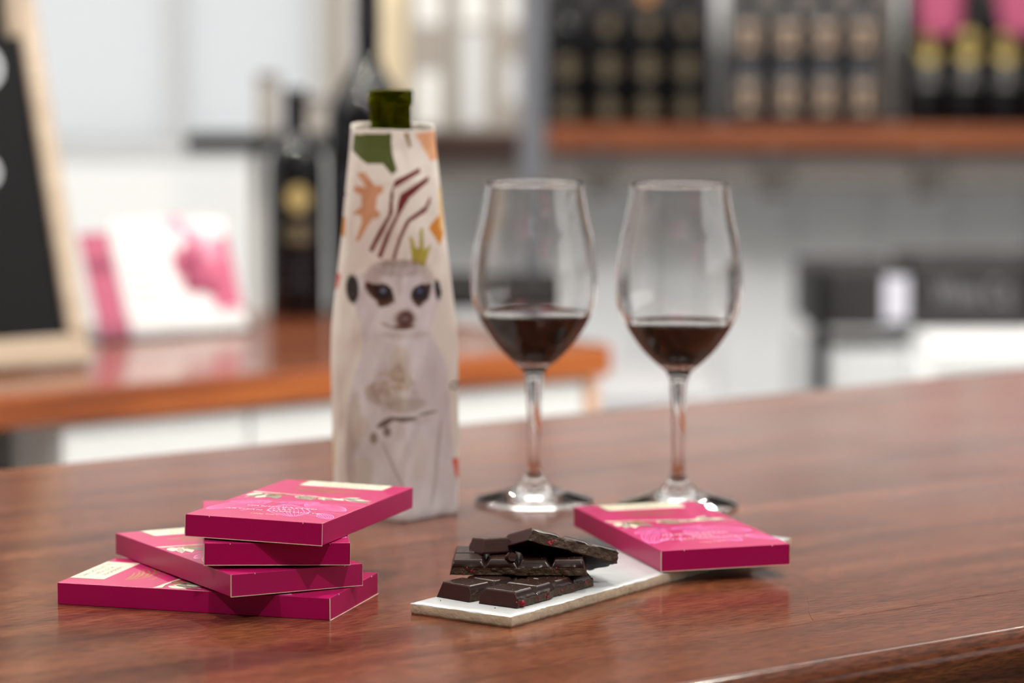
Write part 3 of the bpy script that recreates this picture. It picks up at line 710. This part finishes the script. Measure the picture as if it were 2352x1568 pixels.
# ================================================================== chocolate
SEG, SEGL = .0190, .0242
def choc(name, nx_, ny_, seedn, broken, lab, th=.0086, bits=(), SEGL=.0242, base=.0050):
    """nx_ squares of 19 mm along x, ny_ of 24 mm along y; broken: which of the sides x0 x1 y0 y1 are fracture faces"""
    root = empty(name, (0, 0, 0), 0, lab, 'chocolate')
    Lx, Ly = nx_ * SEG, ny_ * SEGL; st = .00065
    nu, nv = int(Lx / st), int(Ly / st); bm = bmesh.new()
    def H(x, y):
        fx = (x / SEG) % 1 * SEG; fy = (y / SEGL) % 1 * SEGL
        def ed(d0, d1, b0, b1):
            return min(d0 if b0 else 9, d1 if b1 else 9)
        i = min(int(x / SEG), nx_ - 1); j = min(int(y / SEGL), ny_ - 1)
        fx = x - i * SEG; fy = y - j * SEGL
        dl = fx if not (i == 0 and 'x0' not in broken) else 9; dr = SEG - fx if not (i == nx_ - 1 and 'x1' not in broken) else 9
        df = fy if not (j == 0 and 'y0' not in broken) else 9; db = SEGL - fy if not (j == ny_ - 1 and 'y1' not in broken) else 9
        d = min(dl, dr, df, db)
        t = min(1, max(0, (d - .0003) / .0024)); t = t ** .8
        return base - .0006 + (th - base + .0006) * t
    def wob(x, y, z):
        a = np.array([x]); w_ = .0022 * (float(vnoise(x * 130 + seedn, y * 130 + seedn)) - .5) + .0010 * (float(vnoise(x * 500 + seedn, z * 600 + 3)) - .5)
        return w_
    def pos(i, j, z, zt):
        x, y = i * st if i < nu else Lx, j * st if j < nv else Ly
        k = .0026 * z / th
        xa, xb = (0 if 'x0' in broken else k), (0 if 'x1' in broken else k); ya, yb = (0 if 'y0' in broken else k), (0 if 'y1' in broken else k)
        ox = oy = 0
        if i == 0 and 'x0' in broken: ox = wob(y + 5, x, z)
        if i == nu and 'x1' in broken: ox = wob(y + 9, x, z)
        if j == 0 and 'y0' in broken: oy = wob(x + 2, y, z)
        if j == nv and 'y1' in broken: oy = wob(x + 7, y, z)
        x = xa + x * (Lx - xa - xb) / Lx; y = ya + y * (Ly - ya - yb) / Ly
        return Vector((x + ox, y + oy, z))
    top = {}
    for i in range(nu + 1):
        for j in range(nv + 1):
            x, y = i * st, j * st
            h = H(min(x, Lx), min(y, Ly))
            if (i == 0 and 'x0' not in broken) or (i == nu and 'x1' not in broken) or (j == 0 and 'y0' not in broken) or (j == nv and 'y1' not in broken):
                h = h
            h += .00005 * (float(vnoise(x * 300 + seedn, y * 300)) - .5)
            top[i, j] = bm.verts.new(pos(i, j, h, h)); 
    for i in range(nu):
        for j in range(nv):
            f = bm.faces.new((top[i, j], top[i + 1, j], top[i + 1, j + 1], top[i, j + 1])); f.smooth = True
    loop = [(i, 0) for i in range(nu)] + [(nu, j) for j in range(nv)] + [(i, nv) for i in range(nu, 0, -1)] + [(0, j) for j in range(nv, 0, -1)]
    side = ['y0'] * nu + ['x1'] * nv + ['y1'] * nu + ['x0'] * nv
    prev = [top[k] for k in loop]; NL = 7; n = len(loop)
    for l in range(1, NL + 1):
        ring = []
        for t, k in enumerate(loop):
            zt = top[k].co.z; z = zt * (1 - l / NL)
            zz = z if l < NL else (.0006 * (float(vnoise(t * .06 + seedn, 1.3))) if side[t] in broken else 0)
            ring.append(bm.verts.new(pos(k[0], k[1], zz, zt)))
        for t in range(n):
            f = bm.faces.new((prev[t], prev[(t + 1) % n], ring[(t + 1) % n], ring[t]))
            f.material_index = 2 if side[t] in broken else 1; f.smooth = side[t] not in broken or True
        prev = ring
    f = bm.faces.new(prev[::-1]); f.material_index = 3
    bmesh.ops.recalc_face_normals(bm, faces=bm.faces[:])
    me = bpy.data.meshes.new('chocolate_body'); bm.to_mesh(me); bm.free()
    link('chocolate_body', me, root, [M['choc'], M['choc_side'], M['choc_break'], M['choc_under']])
    rr = random.Random(seedn)
    def bit(x, y, z, s):
        b = bmesh.new(); bmesh.ops.create_icosphere(b, subdivisions=2, radius=s)
        for v in b.verts:
            v.co *= rr.uniform(.55, 1.25); v.co.x *= rr.uniform(.9, 1.3); v.co.z *= .75
        m_ = bpy.data.meshes.new('raspberry_bit'); b.to_mesh(m_); b.free()
        o_ = link('raspberry_bit', m_, root, M['raspberry']); o_.location = (x, y, z); o_.rotation_euler = (rr.random() * 3, rr.random() * 3, rr.random() * 3)
    for (fx_, fz_, sz) in bits:
        xx = Lx * fx_; bit(xx, wob(xx + 2, 0, .003) + .0004 + sz * .15, fz_ * base, sz)
    for q_ in range(nx_ * 2 if bits else 0):
        xx = Lx * rr.random(); bit(xx, wob(xx + 2, 0, .003) + .0002, rr.uniform(.001, .0045), rr.choice((.0003, .00045, .0006)))
    # crumbs on the top
    cr = bmesh.new()
    for q_ in range(10 * nx_ * ny_):
        x, y = rr.uniform(.001, Lx - .001), rr.uniform(.001, Ly - .001); s = rr.uniform(.00010, .00028)
        c_ = Vector((x, y, H(x, y) + s * .5))
        g_ = bmesh.ops.create_icosphere(cr, subdivisions=1, radius=s)
        for v in g_['verts']: v.co = v.co * rr.uniform(.7, 1.3) + c_
    m_ = bpy.data.meshes.new('crumbs'); cr.to_mesh(m_); cr.free(); o_ = link('crumbs', m_, root, M['crumb']); o_['kind'] = 'stuff'
    return root
zt_ = TT
c_ = choc('chocolate_piece', 4, 1, 3, ('y0', 'x1', 'y1'), 'four square long dark chocolate slab flat on the tile, its raspberry-flecked broken side facing right',
          bits=((.055, .42, .0022), (.09, .3, .0012), (.27, .3, .0008), (.36, .55, .0013), (.385, .4, .0011), (.60, .55, .0010), (.73, .5, .0010), (.80, .6, .0006), (.91, .7, .0008)))
c_.location = (.0021, 1.6362, zt_); c_.rotation_euler = (0, 0, R(55.3))
c_ = choc('chocolate_piece', 3, 1, 12, ('y0', 'x1'), 'small dark chocolate piece flat on the tile at the left end of the pile', bits=())
c_.location = (-.0232, 1.6531, zt_); c_.rotation_euler = (0, 0, R(48.4))
c_ = choc('chocolate_piece', 4, 2, 21, ('y0', 'y1'), 'dark chocolate slab lying across the two lowest pieces, broken side facing the camera',
          bits=((.10, .75, .0008), (.095, .35, .0009), (.16, .6, .0011), (.175, .4, .0010), (.285, .3, .0006), (.75, .45, .0007)))
c_.location = (-.0346, 1.6852, zt_ + .0088); c_.rotation_euler = (0, 0, R(-1.0))
c_ = choc('chocolate_piece', 1, 1, 33, ('y1', 'x1'), 'single dark chocolate square behind, half covered by the topmost slab')
c_.location = (-.0168, 1.6990, zt_ + .0182); c_.rotation_euler = mrot(R(20), R(-8), 0).to_euler()
c_ = choc('chocolate_piece', 3, 1, 41, ('y0', 'y1', 'x1'), 'topmost dark chocolate slab leaning down to the right, dark underside showing',
          bits=((.11, .6, .0006), (.24, .35, .0013), (.27, .5, .0011), (.30, .6, .0007), (.72, .5, .0006), (.80, .5, .0006), (.87, .4, .0008)), SEGL=.0355, base=.0068)
c_.location = (.0087, 1.6843, .0352); c_.rotation_euler = mrot(R(22.2), R(-16.7), R(16.9)).to_euler()
# loose chip between the slabs
b = bmesh.new(); bmesh.ops.create_cone(b, segments=14, radius1=.0030, radius2=.0026, depth=.0035, cap_ends=True)
for v in b.verts: v.co *= RND.uniform(.9, 1.1)
m_ = bpy.data.meshes.new('chocolate_chip'); b.to_mesh(m_); b.free()
o = link('chocolate_chip', m_, None, M['choc_side']); o.location = (-.0005, 1.6875, zt_ + .0176 + .0012); o.rotation_euler = (R(70), 0, R(20))
tag(o, 'small round chocolate chip resting on the middle slab under the topmost one', 'chocolate')
# crumbs on the tile
for q_, (u, v) in enumerate(((1012, 1380), (1137, 1397), (1238, 1376), (1160, 1374), (1225, 1366))):
    p = hz(u, v, TT); b = bmesh.new(); bmesh.ops.create_icosphere(b, subdivisions=1, radius=RND.uniform(.0003, .00055))
    for w_ in b.verts: w_.co *= RND.uniform(.7, 1.3)
    m_ = bpy.data.meshes.new('crumb'); b.to_mesh(m_); b.free(); o = link('chocolate_crumb', m_, None, M['crumb']); o.location = (p.x, p.y, TT + .0003)
    tag(o, 'tiny chocolate crumb on the white tile, ' + ['nearest its left end', 'between the two lowest pieces', 'right of the lowest slab', 'beside the lowest slab corner', 'close to the broken side'][q_], 'crumb', 'chocolate crumbs on the tile')

# ================================================================== wine glasses
GP = [(.2118, .0324), (.2008, .0338), (.186, .0366), (.172, .0397), (.157, .0413), (.1423, .0416), (.1335, .0406), (.1262, .0383), (.116, .0330), (.1043, .0247), (.0955, .0160), (.0897, .0092)]
def cat(pts, n=6):       # Catmull-Rom through (z, r) points
    out = []
    for i in range(len(pts) - 1):
        p0 = pts[max(i - 1, 0)]; p1 = pts[i]; p2 = pts[i + 1]; p3 = pts[min(i + 2, len(pts) - 1)]
        for k in range(n):
            t = k / n
            out.append(tuple(.5 * ((2 * b) + (-a + c) * t + (2 * a - 5 * b + 4 * c - d) * t * t + (-a + 3 * b - 3 * c + d) * t ** 3) for a, b, c, d in zip(p0, p1, p2, p3)))
    out.append(pts[-1]); return out
def wine_glass(x, y, level, lab):
    root = empty('wine_glass', (x, y, 0), 0, lab, 'wine glass', 'wine glasses on the bar')
    outer = cat(GP + [(.0850, .0066), (.0780, .0056), (.0620, .0047), (.0380, .0043), (.0240, .0047), (.0170, .0070), (.0110, .0125), (.0072, .0220), (.0040, .0330), (.0022, .0390), (.0012, .0398)], 6)
    wall = .0011
    inner = [(z, r - wall * (1 if z > .12 else 1 + (.12 - z) * 30)) for z, r in cat(GP[:10] + [(.0985, .0150), (.0962, .0080)], 6)]
    prof = [(0, .0016)] + [(max(r, 0), z) for z, r in outer[::-1] if z > .0001]
    prof = [(0, .0006), (.030, .0006), (.0385, .0000)] + [(r, z) for z, r in outer[::-1]]
    prof += [(.0324 - wall * .5, .2124)] + [(r, z) for z, r in inner] + [(0, .0955)]
    g = MB().lathe(prof, 96).build('glass_body', M['glass'], root, True)
    wi = [(z, r + .00012) for z, r in inner if z < level - .0002]
    rl = float(np.interp(level, [z for z, r in inner][::-1], [r for z, r in inner][::-1])) + .00012
    wp = [(0, .09535)] + [(r, z) for z, r in wi[::-1]] + [(rl, level + .0006), (rl - .0008, level + .0001), (rl - .0025, level - .0001), (0, level - .0001)]
    MB().lathe(wp, 96).build('red_wine', M['wine'], root, True)
    return root
wine_glass(.0147, 2.0330, .1258, 'stemmed glass of red wine nearer the wrapped bottle, left of the pair')
p = hz(1558, 1164, 0)
wine_glass(p.x, p.y + .006, .1215, 'stemmed glass of red wine behind the lone pink box, right of the pair')

# ================================================================== bottle and its printed bag
bo = empty('green_wine_bottle', (-.0785, 2.006, 0.0012), 0, 'open olive green glass bottle standing inside the printed bag, only its neck showing', 'bottle')
bp = [(0, 0), (.030, 0), (.0330, .004), (.0330, .150), (.0315, .167), (.026, .188), (.0195, .206), (.0150, .222), (.0136, .240), (.0134, .262), (.0146, .2635), (.0146, .2715), (.0138, .2728)]
inn = [(.0104, .2726), (.0100, .262), (.0100, .240), (.0115, .222), (.0165, .205), (.023, .187), (.0285, .166), (.0300, .149), (.0300, .006), (0, .005)]
MB().lathe(bp + inn, 64).build('bottle_glass', M['green_glass'], bo, True)

def inpoly(u, v, P):
    P = np.array(P, float); c = np.zeros(u.shape, bool); n = len(P); j = n - 1
    for i in range(n):
        xi, yi = P[i]; xj, yj = P[j]
        cond = ((yi > v) != (yj > v)) & (u < (xj - xi) * (v - yi) / (yj - yi + 1e-12) + xi)
        c ^= cond; j = i
    return c
def c3(pts): return [(740 + x / 2.903, 180 + y / 2.903) for x, y in pts]
def c4(pts): return [(740 + x / 2.375, 560 + y / 2.375) for x, y in pts]
def bag_paint(u, v):
    """colour of the printed cloth at the drawing position u, v (a flat artwork 1000 units high)"""
    lin = lambda r, g, b: np.array(srgb(r, g, b))
    col = np.tile(lin(232, 224, 216), (u.size, 1)).reshape(u.shape + (3,))
    def fill(P, c_, wob=0): 
        m_ = inpoly(u, v, P); col[m_] = lin(*c_)
    def ell(cx, cy, rx, ry, rot=0, k=1.0):
        a, b = u - cx, v - cy; cr_, sr_ = math.cos(rot), math.sin(rot)
        x, y = (a * cr_ + b * sr_) / rx, (-a * sr_ + b * cr_) / ry
        return np.clip((1.15 - np.sqrt(x * x + y * y)) / .3 * k, 0, 1)
    def mixc(m_, c_, s=1):
        m_ = np.clip(m_, 0, 1)[..., None] * s; col[:] = col * (1 - m_) + lin(*c_) * m_
    fill(c3([(235, 345), (482, 335), (488, 460), (522, 585), (490, 612), (430, 545), (320, 540), (222, 455)]), (84, 92, 42))
    fill(c3([(562, 330), (592, 330), (612, 430), (598, 435)]), (150, 120, 70))
    fill(c3([(635, 340), (765, 325), (775, 520), (735, 530)]), (226, 168, 128))
    fill(c3([(255, 605), (310, 600), (375, 690), (430, 685), (430, 730), (395, 760), (385, 845), (415, 870), (405, 905), (360, 915), (270, 1070), (250, 1065), (290, 940), (285, 890), (225, 885), (290, 830), (290, 755), (235, 730), (245, 690), (320, 700)]), (208, 152, 116))
    mar = (112, 34, 32)
    fill(c3([(510, 650), (665, 572), (670, 605), (500, 705), (495, 870), (440, 985), (360, 1142), (338, 1125), (400, 1000), (468, 880), (480, 740)]), mar)
    fill(c3([(545, 745), (725, 628), (722, 665), (600, 775), (540, 880), (480, 1010), (420, 1185), (392, 1170), (450, 1020), (518, 880), (528, 800)]), mar)
    fill(c3([(595, 910), (700, 835), (735, 762), (737, 800), (710, 868), (602, 938), (550, 1050), (508, 1190), (488, 1184), (530, 1040), (575, 935)]), mar)
    fill(c3([(600, 1035), (620, 1035), (640, 1112), (664, 1112), (668, 982), (688, 982), (694, 1130), (742, 1092), (700, 1240), (620, 1220)]), (176, 164, 66))
    fill(c3([(735, 960), (790, 895), (818, 1030), (797, 1108), (725, 985)]), (208, 134, 50))
    fill(c3([(785, 700), (805, 700), (820, 1030), (795, 980)]), (226, 190, 130))
    fill(c3([(120, 920), (180, 918), (175, 1050), (110, 1055)]), (204, 140, 50))
    fill(c3([(150, 738), (186, 765), (150, 787)]), (110, 40, 40))
    fill(c3([(85, 1290), (145, 1318), (125, 1400), (70, 1480)]), (205, 78, 62))
    # the animal: dark outline softness comes from the fur noise
    f1 = vnoise(u * .22, v * .10); f2 = vnoise(u * .9 + 11, v * .35); f3 = vnoise(u * .05 + 3, v * .035 + 8)
    head = c4([(290, 112), (345, 88), (400, 80), (460, 84), (530, 96), (580, 130), (612, 170), (650, 200), (660, 275), (625, 380), (600, 470), (625, 540), (665, 620), (690, 720), (700, 900), (712, 1100), (735, 1300), (745, 1520), (470, 1560), (150, 1420), (150, 1200), (152, 1000), (165, 850), (205, 690), (240, 560), (232, 450), (205, 340), (165, 300), (152, 215), (195, 172), (255, 150)])
    ed = 5
    msk = inpoly(u + (f2 - .5) * ed, v + (f1 - .5) * ed, head)
    body = lin(216, 209, 212) * (1 + .12 * (f2[..., None] - .5)) * (.93 + .12 * f3[..., None])
    col[msk] = body[msk]
    save = col.copy()
    E4 = lambda x, y, rx, ry, rot=0, k=1: ell(740 + x / 2.375, 560 + y / 2.375, rx / 2.375, ry / 2.375, rot, k) * (.86 + .28 * f2)
    mixc(E4(440, 118, 150, 50) * np.clip((f2 - .2) * 1.6, 0, 1), (128, 106, 88), .75); mixc(E4(440, 92, 110, 20), (150, 130, 112), .5)         # brown crown
    mixc(E4(290, 170, 40, 60, .4), (186, 170, 158), .5); mixc(E4(590, 170, 30, 50, -.3), (186, 170, 158), .5)
    mixc(E4(440, 180, 18, 90), (176, 166, 166), .5)
    E5 = lambda P, w_=5: np.clip(sum(inpoly(u + dx_ + (f2 - .5) * 5, v + dy_ + (f1 - .5) * 5, c4(P)).astype(float) for dx_, dy_ in ((0, 0), (2, 0), (-2, 0), (0, 2), (0, -2))) / 5, 0, 1)
    mixc(E5([(252, 190), (300, 212), (350, 205), (392, 225), (414, 270), (412, 310), (370, 330), (330, 335), (312, 305), (275, 270), (255, 235)]), (84, 52, 38), 1)
    mixc(E5([(500, 250), (520, 222), (560, 208), (606, 212), (602, 250), (596, 290), (566, 320), (540, 336), (514, 318), (498, 290)]), (84, 54, 42), 1)
    mixc(E4(352, 258, 46, 44), (36, 28, 30), 1); mixc(E4(316, 232, 40, 18, .3), (48, 34, 30), .9); mixc(E4(548, 262, 42, 44), (38, 34, 40), 1); mixc(E4(582, 228, 26, 16, -.2), (54, 42, 38), .9)
    mixc(E4(350, 246, 15, 13), (112, 122, 146), .9); mixc(E4(545, 248, 12, 12), (92, 104, 150), .9)
    mixc(E4(186, 240, 36, 80, -.05), (44, 36, 36), 1.0); mixc(E4(642, 250, 18, 62, -.15), (44, 36, 36), 1.0)
    mixc(E4(468, 400, 62, 56), (150, 124, 118), .7); mixc(E4(470, 402, 44, 44), (88, 58, 52), 1); mixc(E4(468, 398, 20, 14), (150, 126, 128), .6)
    mixc(E4(462, 446, 60, 14), (96, 58, 44), .9); mixc(E4(380, 440, 46, 9, .35), (150, 126, 116), .7)
    mixc(E4(470, 490, 130, 22), (188, 176, 174), .6)          # shade of the chin fur
    mixc(E4(440, 640, 50, 90), (202, 188, 170), .6); mixc(E4(420, 740, 90, 60, .2) * (f1 > .35), (190, 168, 140), .8)
    mixc(E4(320, 820, 70, 60, .3) * (.4 + f1), (176, 156, 134), .7); mixc(E4(430, 800, 60, 120, 0) * (.3 + f1), (182, 164, 142), .6)
    mixc(E4(470, 880, 110, 40, 0), (172, 158, 146), .6)
    for (x_, y_, a_, b_, ro, kk) in ((430, 690, 30, 60, .1, .6), (470, 760, 46, 30, -.2, .5), (360, 860, 50, 60, .2, .7), (300, 800, 40, 30, 0, .5), (520, 850, 30, 70, 0, .4), (200, 880, 30, 80, 0, .4), (180, 1280, 30, 90, 0, .5), (560, 980, 60, 20, 0, .4)):
        mixc(E4(x_, y_, a_, b_, ro) * np.clip((f2 - .35) * 3, 0, 1) * np.clip((f1 - .2) * 2, 0, 1), (146, 116, 92), kk)
    mixc(E4(360, 985, 55, 16, -.6), (92, 74, 60), .95); mixc(E4(460, 958, 75, 13, 0), (96, 78, 66), .95); mixc(E4(585, 938, 50, 10, -.1), (126, 110, 100), .8)
    mixc(E4(370, 1035, 22, 30), (100, 78, 62), .8); mixc(E4(298, 1075, 22, 34), (130, 112, 86), .8); mixc(E4(235, 1010, 40, 60), (196, 180, 162), .5)
    mixc(E4(195, 990, 40, 150), (188, 172, 154), .6); mixc(E4(170, 1150, 26, 200), (176, 160, 146), .5)
    mixc(E4(400, 1220, 9, 150, -.45), (170, 158, 152), .7); mixc(E4(640, 1130, 10, 150, .1), (172, 160, 156), .7); mixc(E4(620, 1350, 10, 130, .15), (176, 166, 160), .6)
    mixc(E4(545, 1190, 40, 120), (206, 194, 182), .5); mixc(E4(230, 1290, 60, 120, .3), (196, 180, 160), .5)
    mixc(E4(700, 900, 16, 60), (200, 190, 190), .4)
    m2 = ~msk; keep = m2 & (np.abs(u - 905) > 105); 
    col[keep] = save[keep]
    for (x, y, r_) in ((725, 795, 24),):
        d = np.hypot((u - (740 + x / 2.375)) / 1, v - (560 + y / 2.375)); mk = (d < r_ / 2.375) & (d > r_ / 2.375 * .62); col[mk] = lin(110, 110, 104)
    fill(c4([(712, 1215), (750, 1215), (760, 1320), (735, 1330)]), (214, 96, 70))
    for yy in range(6):
        fill(c4([(50, 1080 + yy * 34), (80, 1070 + yy * 34), (86, 1090 + yy * 34), (60, 1098 + yy * 34)]), (206, 184, 140))
    return col
def make_bag():
    cx, cy = -.0785, 2.006; sc_ = 2.03 / F       # metres per artwork unit
    root = empty('bottle_bag', (cx, cy, 0), 0, 'cream printed cloth bottle bag with a meerkat and bright leaf shapes, around the green bottle', 'bottle bag')
    NV, NU = 420, 420
    ztop = .2495
    # silhouette in artwork units by height fraction (0 top .. 1 base)
    vv = np.array([0, .05, .13, .26, .39, .52, .60, .78, 1.0])
    xl = np.array([811, 808, 801, 790, 777, 764, 762, 764, 768]); xr = np.array([1001, 1004, 1012, 1024, 1038, 1051, 1054, 1054, 1053])
    dep = np.array([.030, .032, .037, .040, .041, .043, .044, .044, .045]) * 2    # depth of the bag
    verts = []; cols = []
    # plan outline, unit square-ish: anchors going round from the left silhouette across the front to the right and back
    def outline(f):
        k = f      # 0 top (flattened), 1 base (cornered)
        P = [(-.5, .0), (-.44, -.30), (-.36, -.40), (-.10, -.46 - .0 * k), (.10, -.50 - .10 * k), (.34, -.38 + .04 * k), (.5, -.22), (.47, .2), (.33, .44), (0, .5), (-.34, .42), (-.47, .25)]
        return P
    def perimeter(P, n):
        P = [Vector(p) for p in P]; m = len(P); seg = [(P[(i + 1) % m] - P[i]).length for i in range(m)]
        Ls = sum(seg); out = []; i = 0; acc = 0
        for k in range(n):
            s = Ls * k / n
            while acc + seg[i] < s: acc += seg[i]; i += 1
            t = (s - acc) / seg[i]
            p0, p1, p2, p3 = P[(i - 1) % m], P[i], P[(i + 1) % m], P[(i + 2) % m]
            # soft corners: blend of straight and Catmull-Rom
            lin_ = p1.lerp(p2, t); cr_ = .5 * ((2 * p1) + (p2 - p0) * t + (2 * p0 - 5 * p1 + 4 * p2 - p3) * t * t + (3 * p1 - p0 - 3 * p2 + p3) * t ** 3)
            out.append(lin_.lerp(cr_, .75))
        return np.array(out)
    h0 = CH
    for a in range(NV + 1):
        f = a / NV; z = ztop * (1 - f)
        if a == 0: z = ztop
        P = perimeter(outline(f ** 1.5), NU)
        P[:, 0] = (P[:, 0] - P[:, 0].min()) / (P[:, 0].max() - P[:, 0].min())
        L_, R_ = np.interp(f, vv, xl), np.interp(f, vv, xr); D_ = np.interp(f, vv, dep)
        ux = L_ + (R_ - L_) * P[:, 0]
        X = (ux - (1176 + cx / sc_)) * sc_; Yl = P[:, 1] * D_
        ang = np.linspace(0, 2 * np.pi, NU, endpoint=False); s_ = np.linspace(0, 1, NU, endpoint=False)
        # creases and folds of the cloth
        fold = .0042 * (np.abs(((ux - 1176) * .011 + f * 3.0 + 5) % 1 - .5) - .25) * (1 - f) ** .5 + .0056 * (vnoise(ux * .018 + 4, np.full(NU, f * 5)) - .5) + .0022 * (vnoise(ux * .05 + f * 6, np.full(NU, f * 14 + 2)) - .5)
        Yl = Yl + fold * (P[:, 1] < .1)
        # gentle pull-in of the base
        if f > .985: X = X * (1 - (f - .985) * 1.2); Yl = Yl * (1 - (f - .985) * 1.2)
        zz = np.full(NU, z)
        if a == 0: zz = zz + .0012 * (vnoise(s_ * 17, s_ * 0 + 3) - .5) + .0022 * (P[:, 1] > .05)
        if f > .97: zz = zz * 1.0
        verts.append(np.stack([X, Yl, np.maximum(zz, .0003)], 1))
        # artwork position: across by x, down by height; the front follows the seen drawing
        vr = 287 + (1205 - 287) * f
        tr_y = vr + 0 * ux
        cl = bag_paint(ux.copy(), tr_y.copy()); bk = P[:, 1] > .22
        cl[bk] = np.array(srgb(228, 218, 208)); cols.append(cl)
    V = np.concatenate(verts); K = np.concatenate(cols)
    idx = np.arange((NV + 1) * NU).reshape(NV + 1, NU); nxt = np.roll(idx, -1, axis=1)
    Fq = np.stack([idx[:-1], idx[1:], nxt[1:], nxt[:-1]], -1).reshape(-1, 4)
    me = bpy.data.meshes.new('bag_cloth'); me.from_pydata(V.tolist(), [], Fq.tolist()); me.update()
    at = me.color_attributes.new('print', 'FLOAT_COLOR', 'POINT')
    at.data.foreach_set('color', np.concatenate([K, np.ones((len(K), 1))], 1).ravel().astype(np.float32))
    o = link('bag_cloth', me, root, M['bag']); smooth(o)
    md = o.modifiers.new('thickness', 'SOLIDIFY'); md.thickness = .0006; md.offset = -1
    # stitched top hem and flat base
    base = MB(); ring = V[-NU:][::6]
    base.bm.faces.new([base.bm.verts.new((float(x) * .99, float(y) * .99, .0006)) for x, y, z in ring])
    base.build('bag_base', M['cream'], root)
    return root
make_bag()

# ------------------------------------------------------------------ a hair on the bar
pts = [hz(u, v, 0) for u, v in ((1853, 1368), (1858, 1390), (1857, 1404), (1862, 1416), (1868, 1424))]
b = bmesh.new(); ring0 = None
for i, p in enumerate(pts):
    ring = [b.verts.new((p.x + .00006 * math.cos(a), p.y, .0001 + .00006 * math.sin(a))) for a in (0, 2.1, 4.2)]
    if ring0:
        for j in range(3): b.faces.new((ring0[j], ring0[(j + 1) % 3], ring[(j + 1) % 3], ring[j]))
    ring0 = ring
m_ = bpy.data.meshes.new('thread'); b.to_mesh(m_); b.free()
tag(link('dark_thread', m_, None, M['black_metal']), 'short dark thread lying on the bar right of the lone pink box', 'thread')

# ------------------------------------------------------------------ raise everything to its height above the floor
for o in list(bpy.data.objects):
    if o.parent is None: o.location.z += T
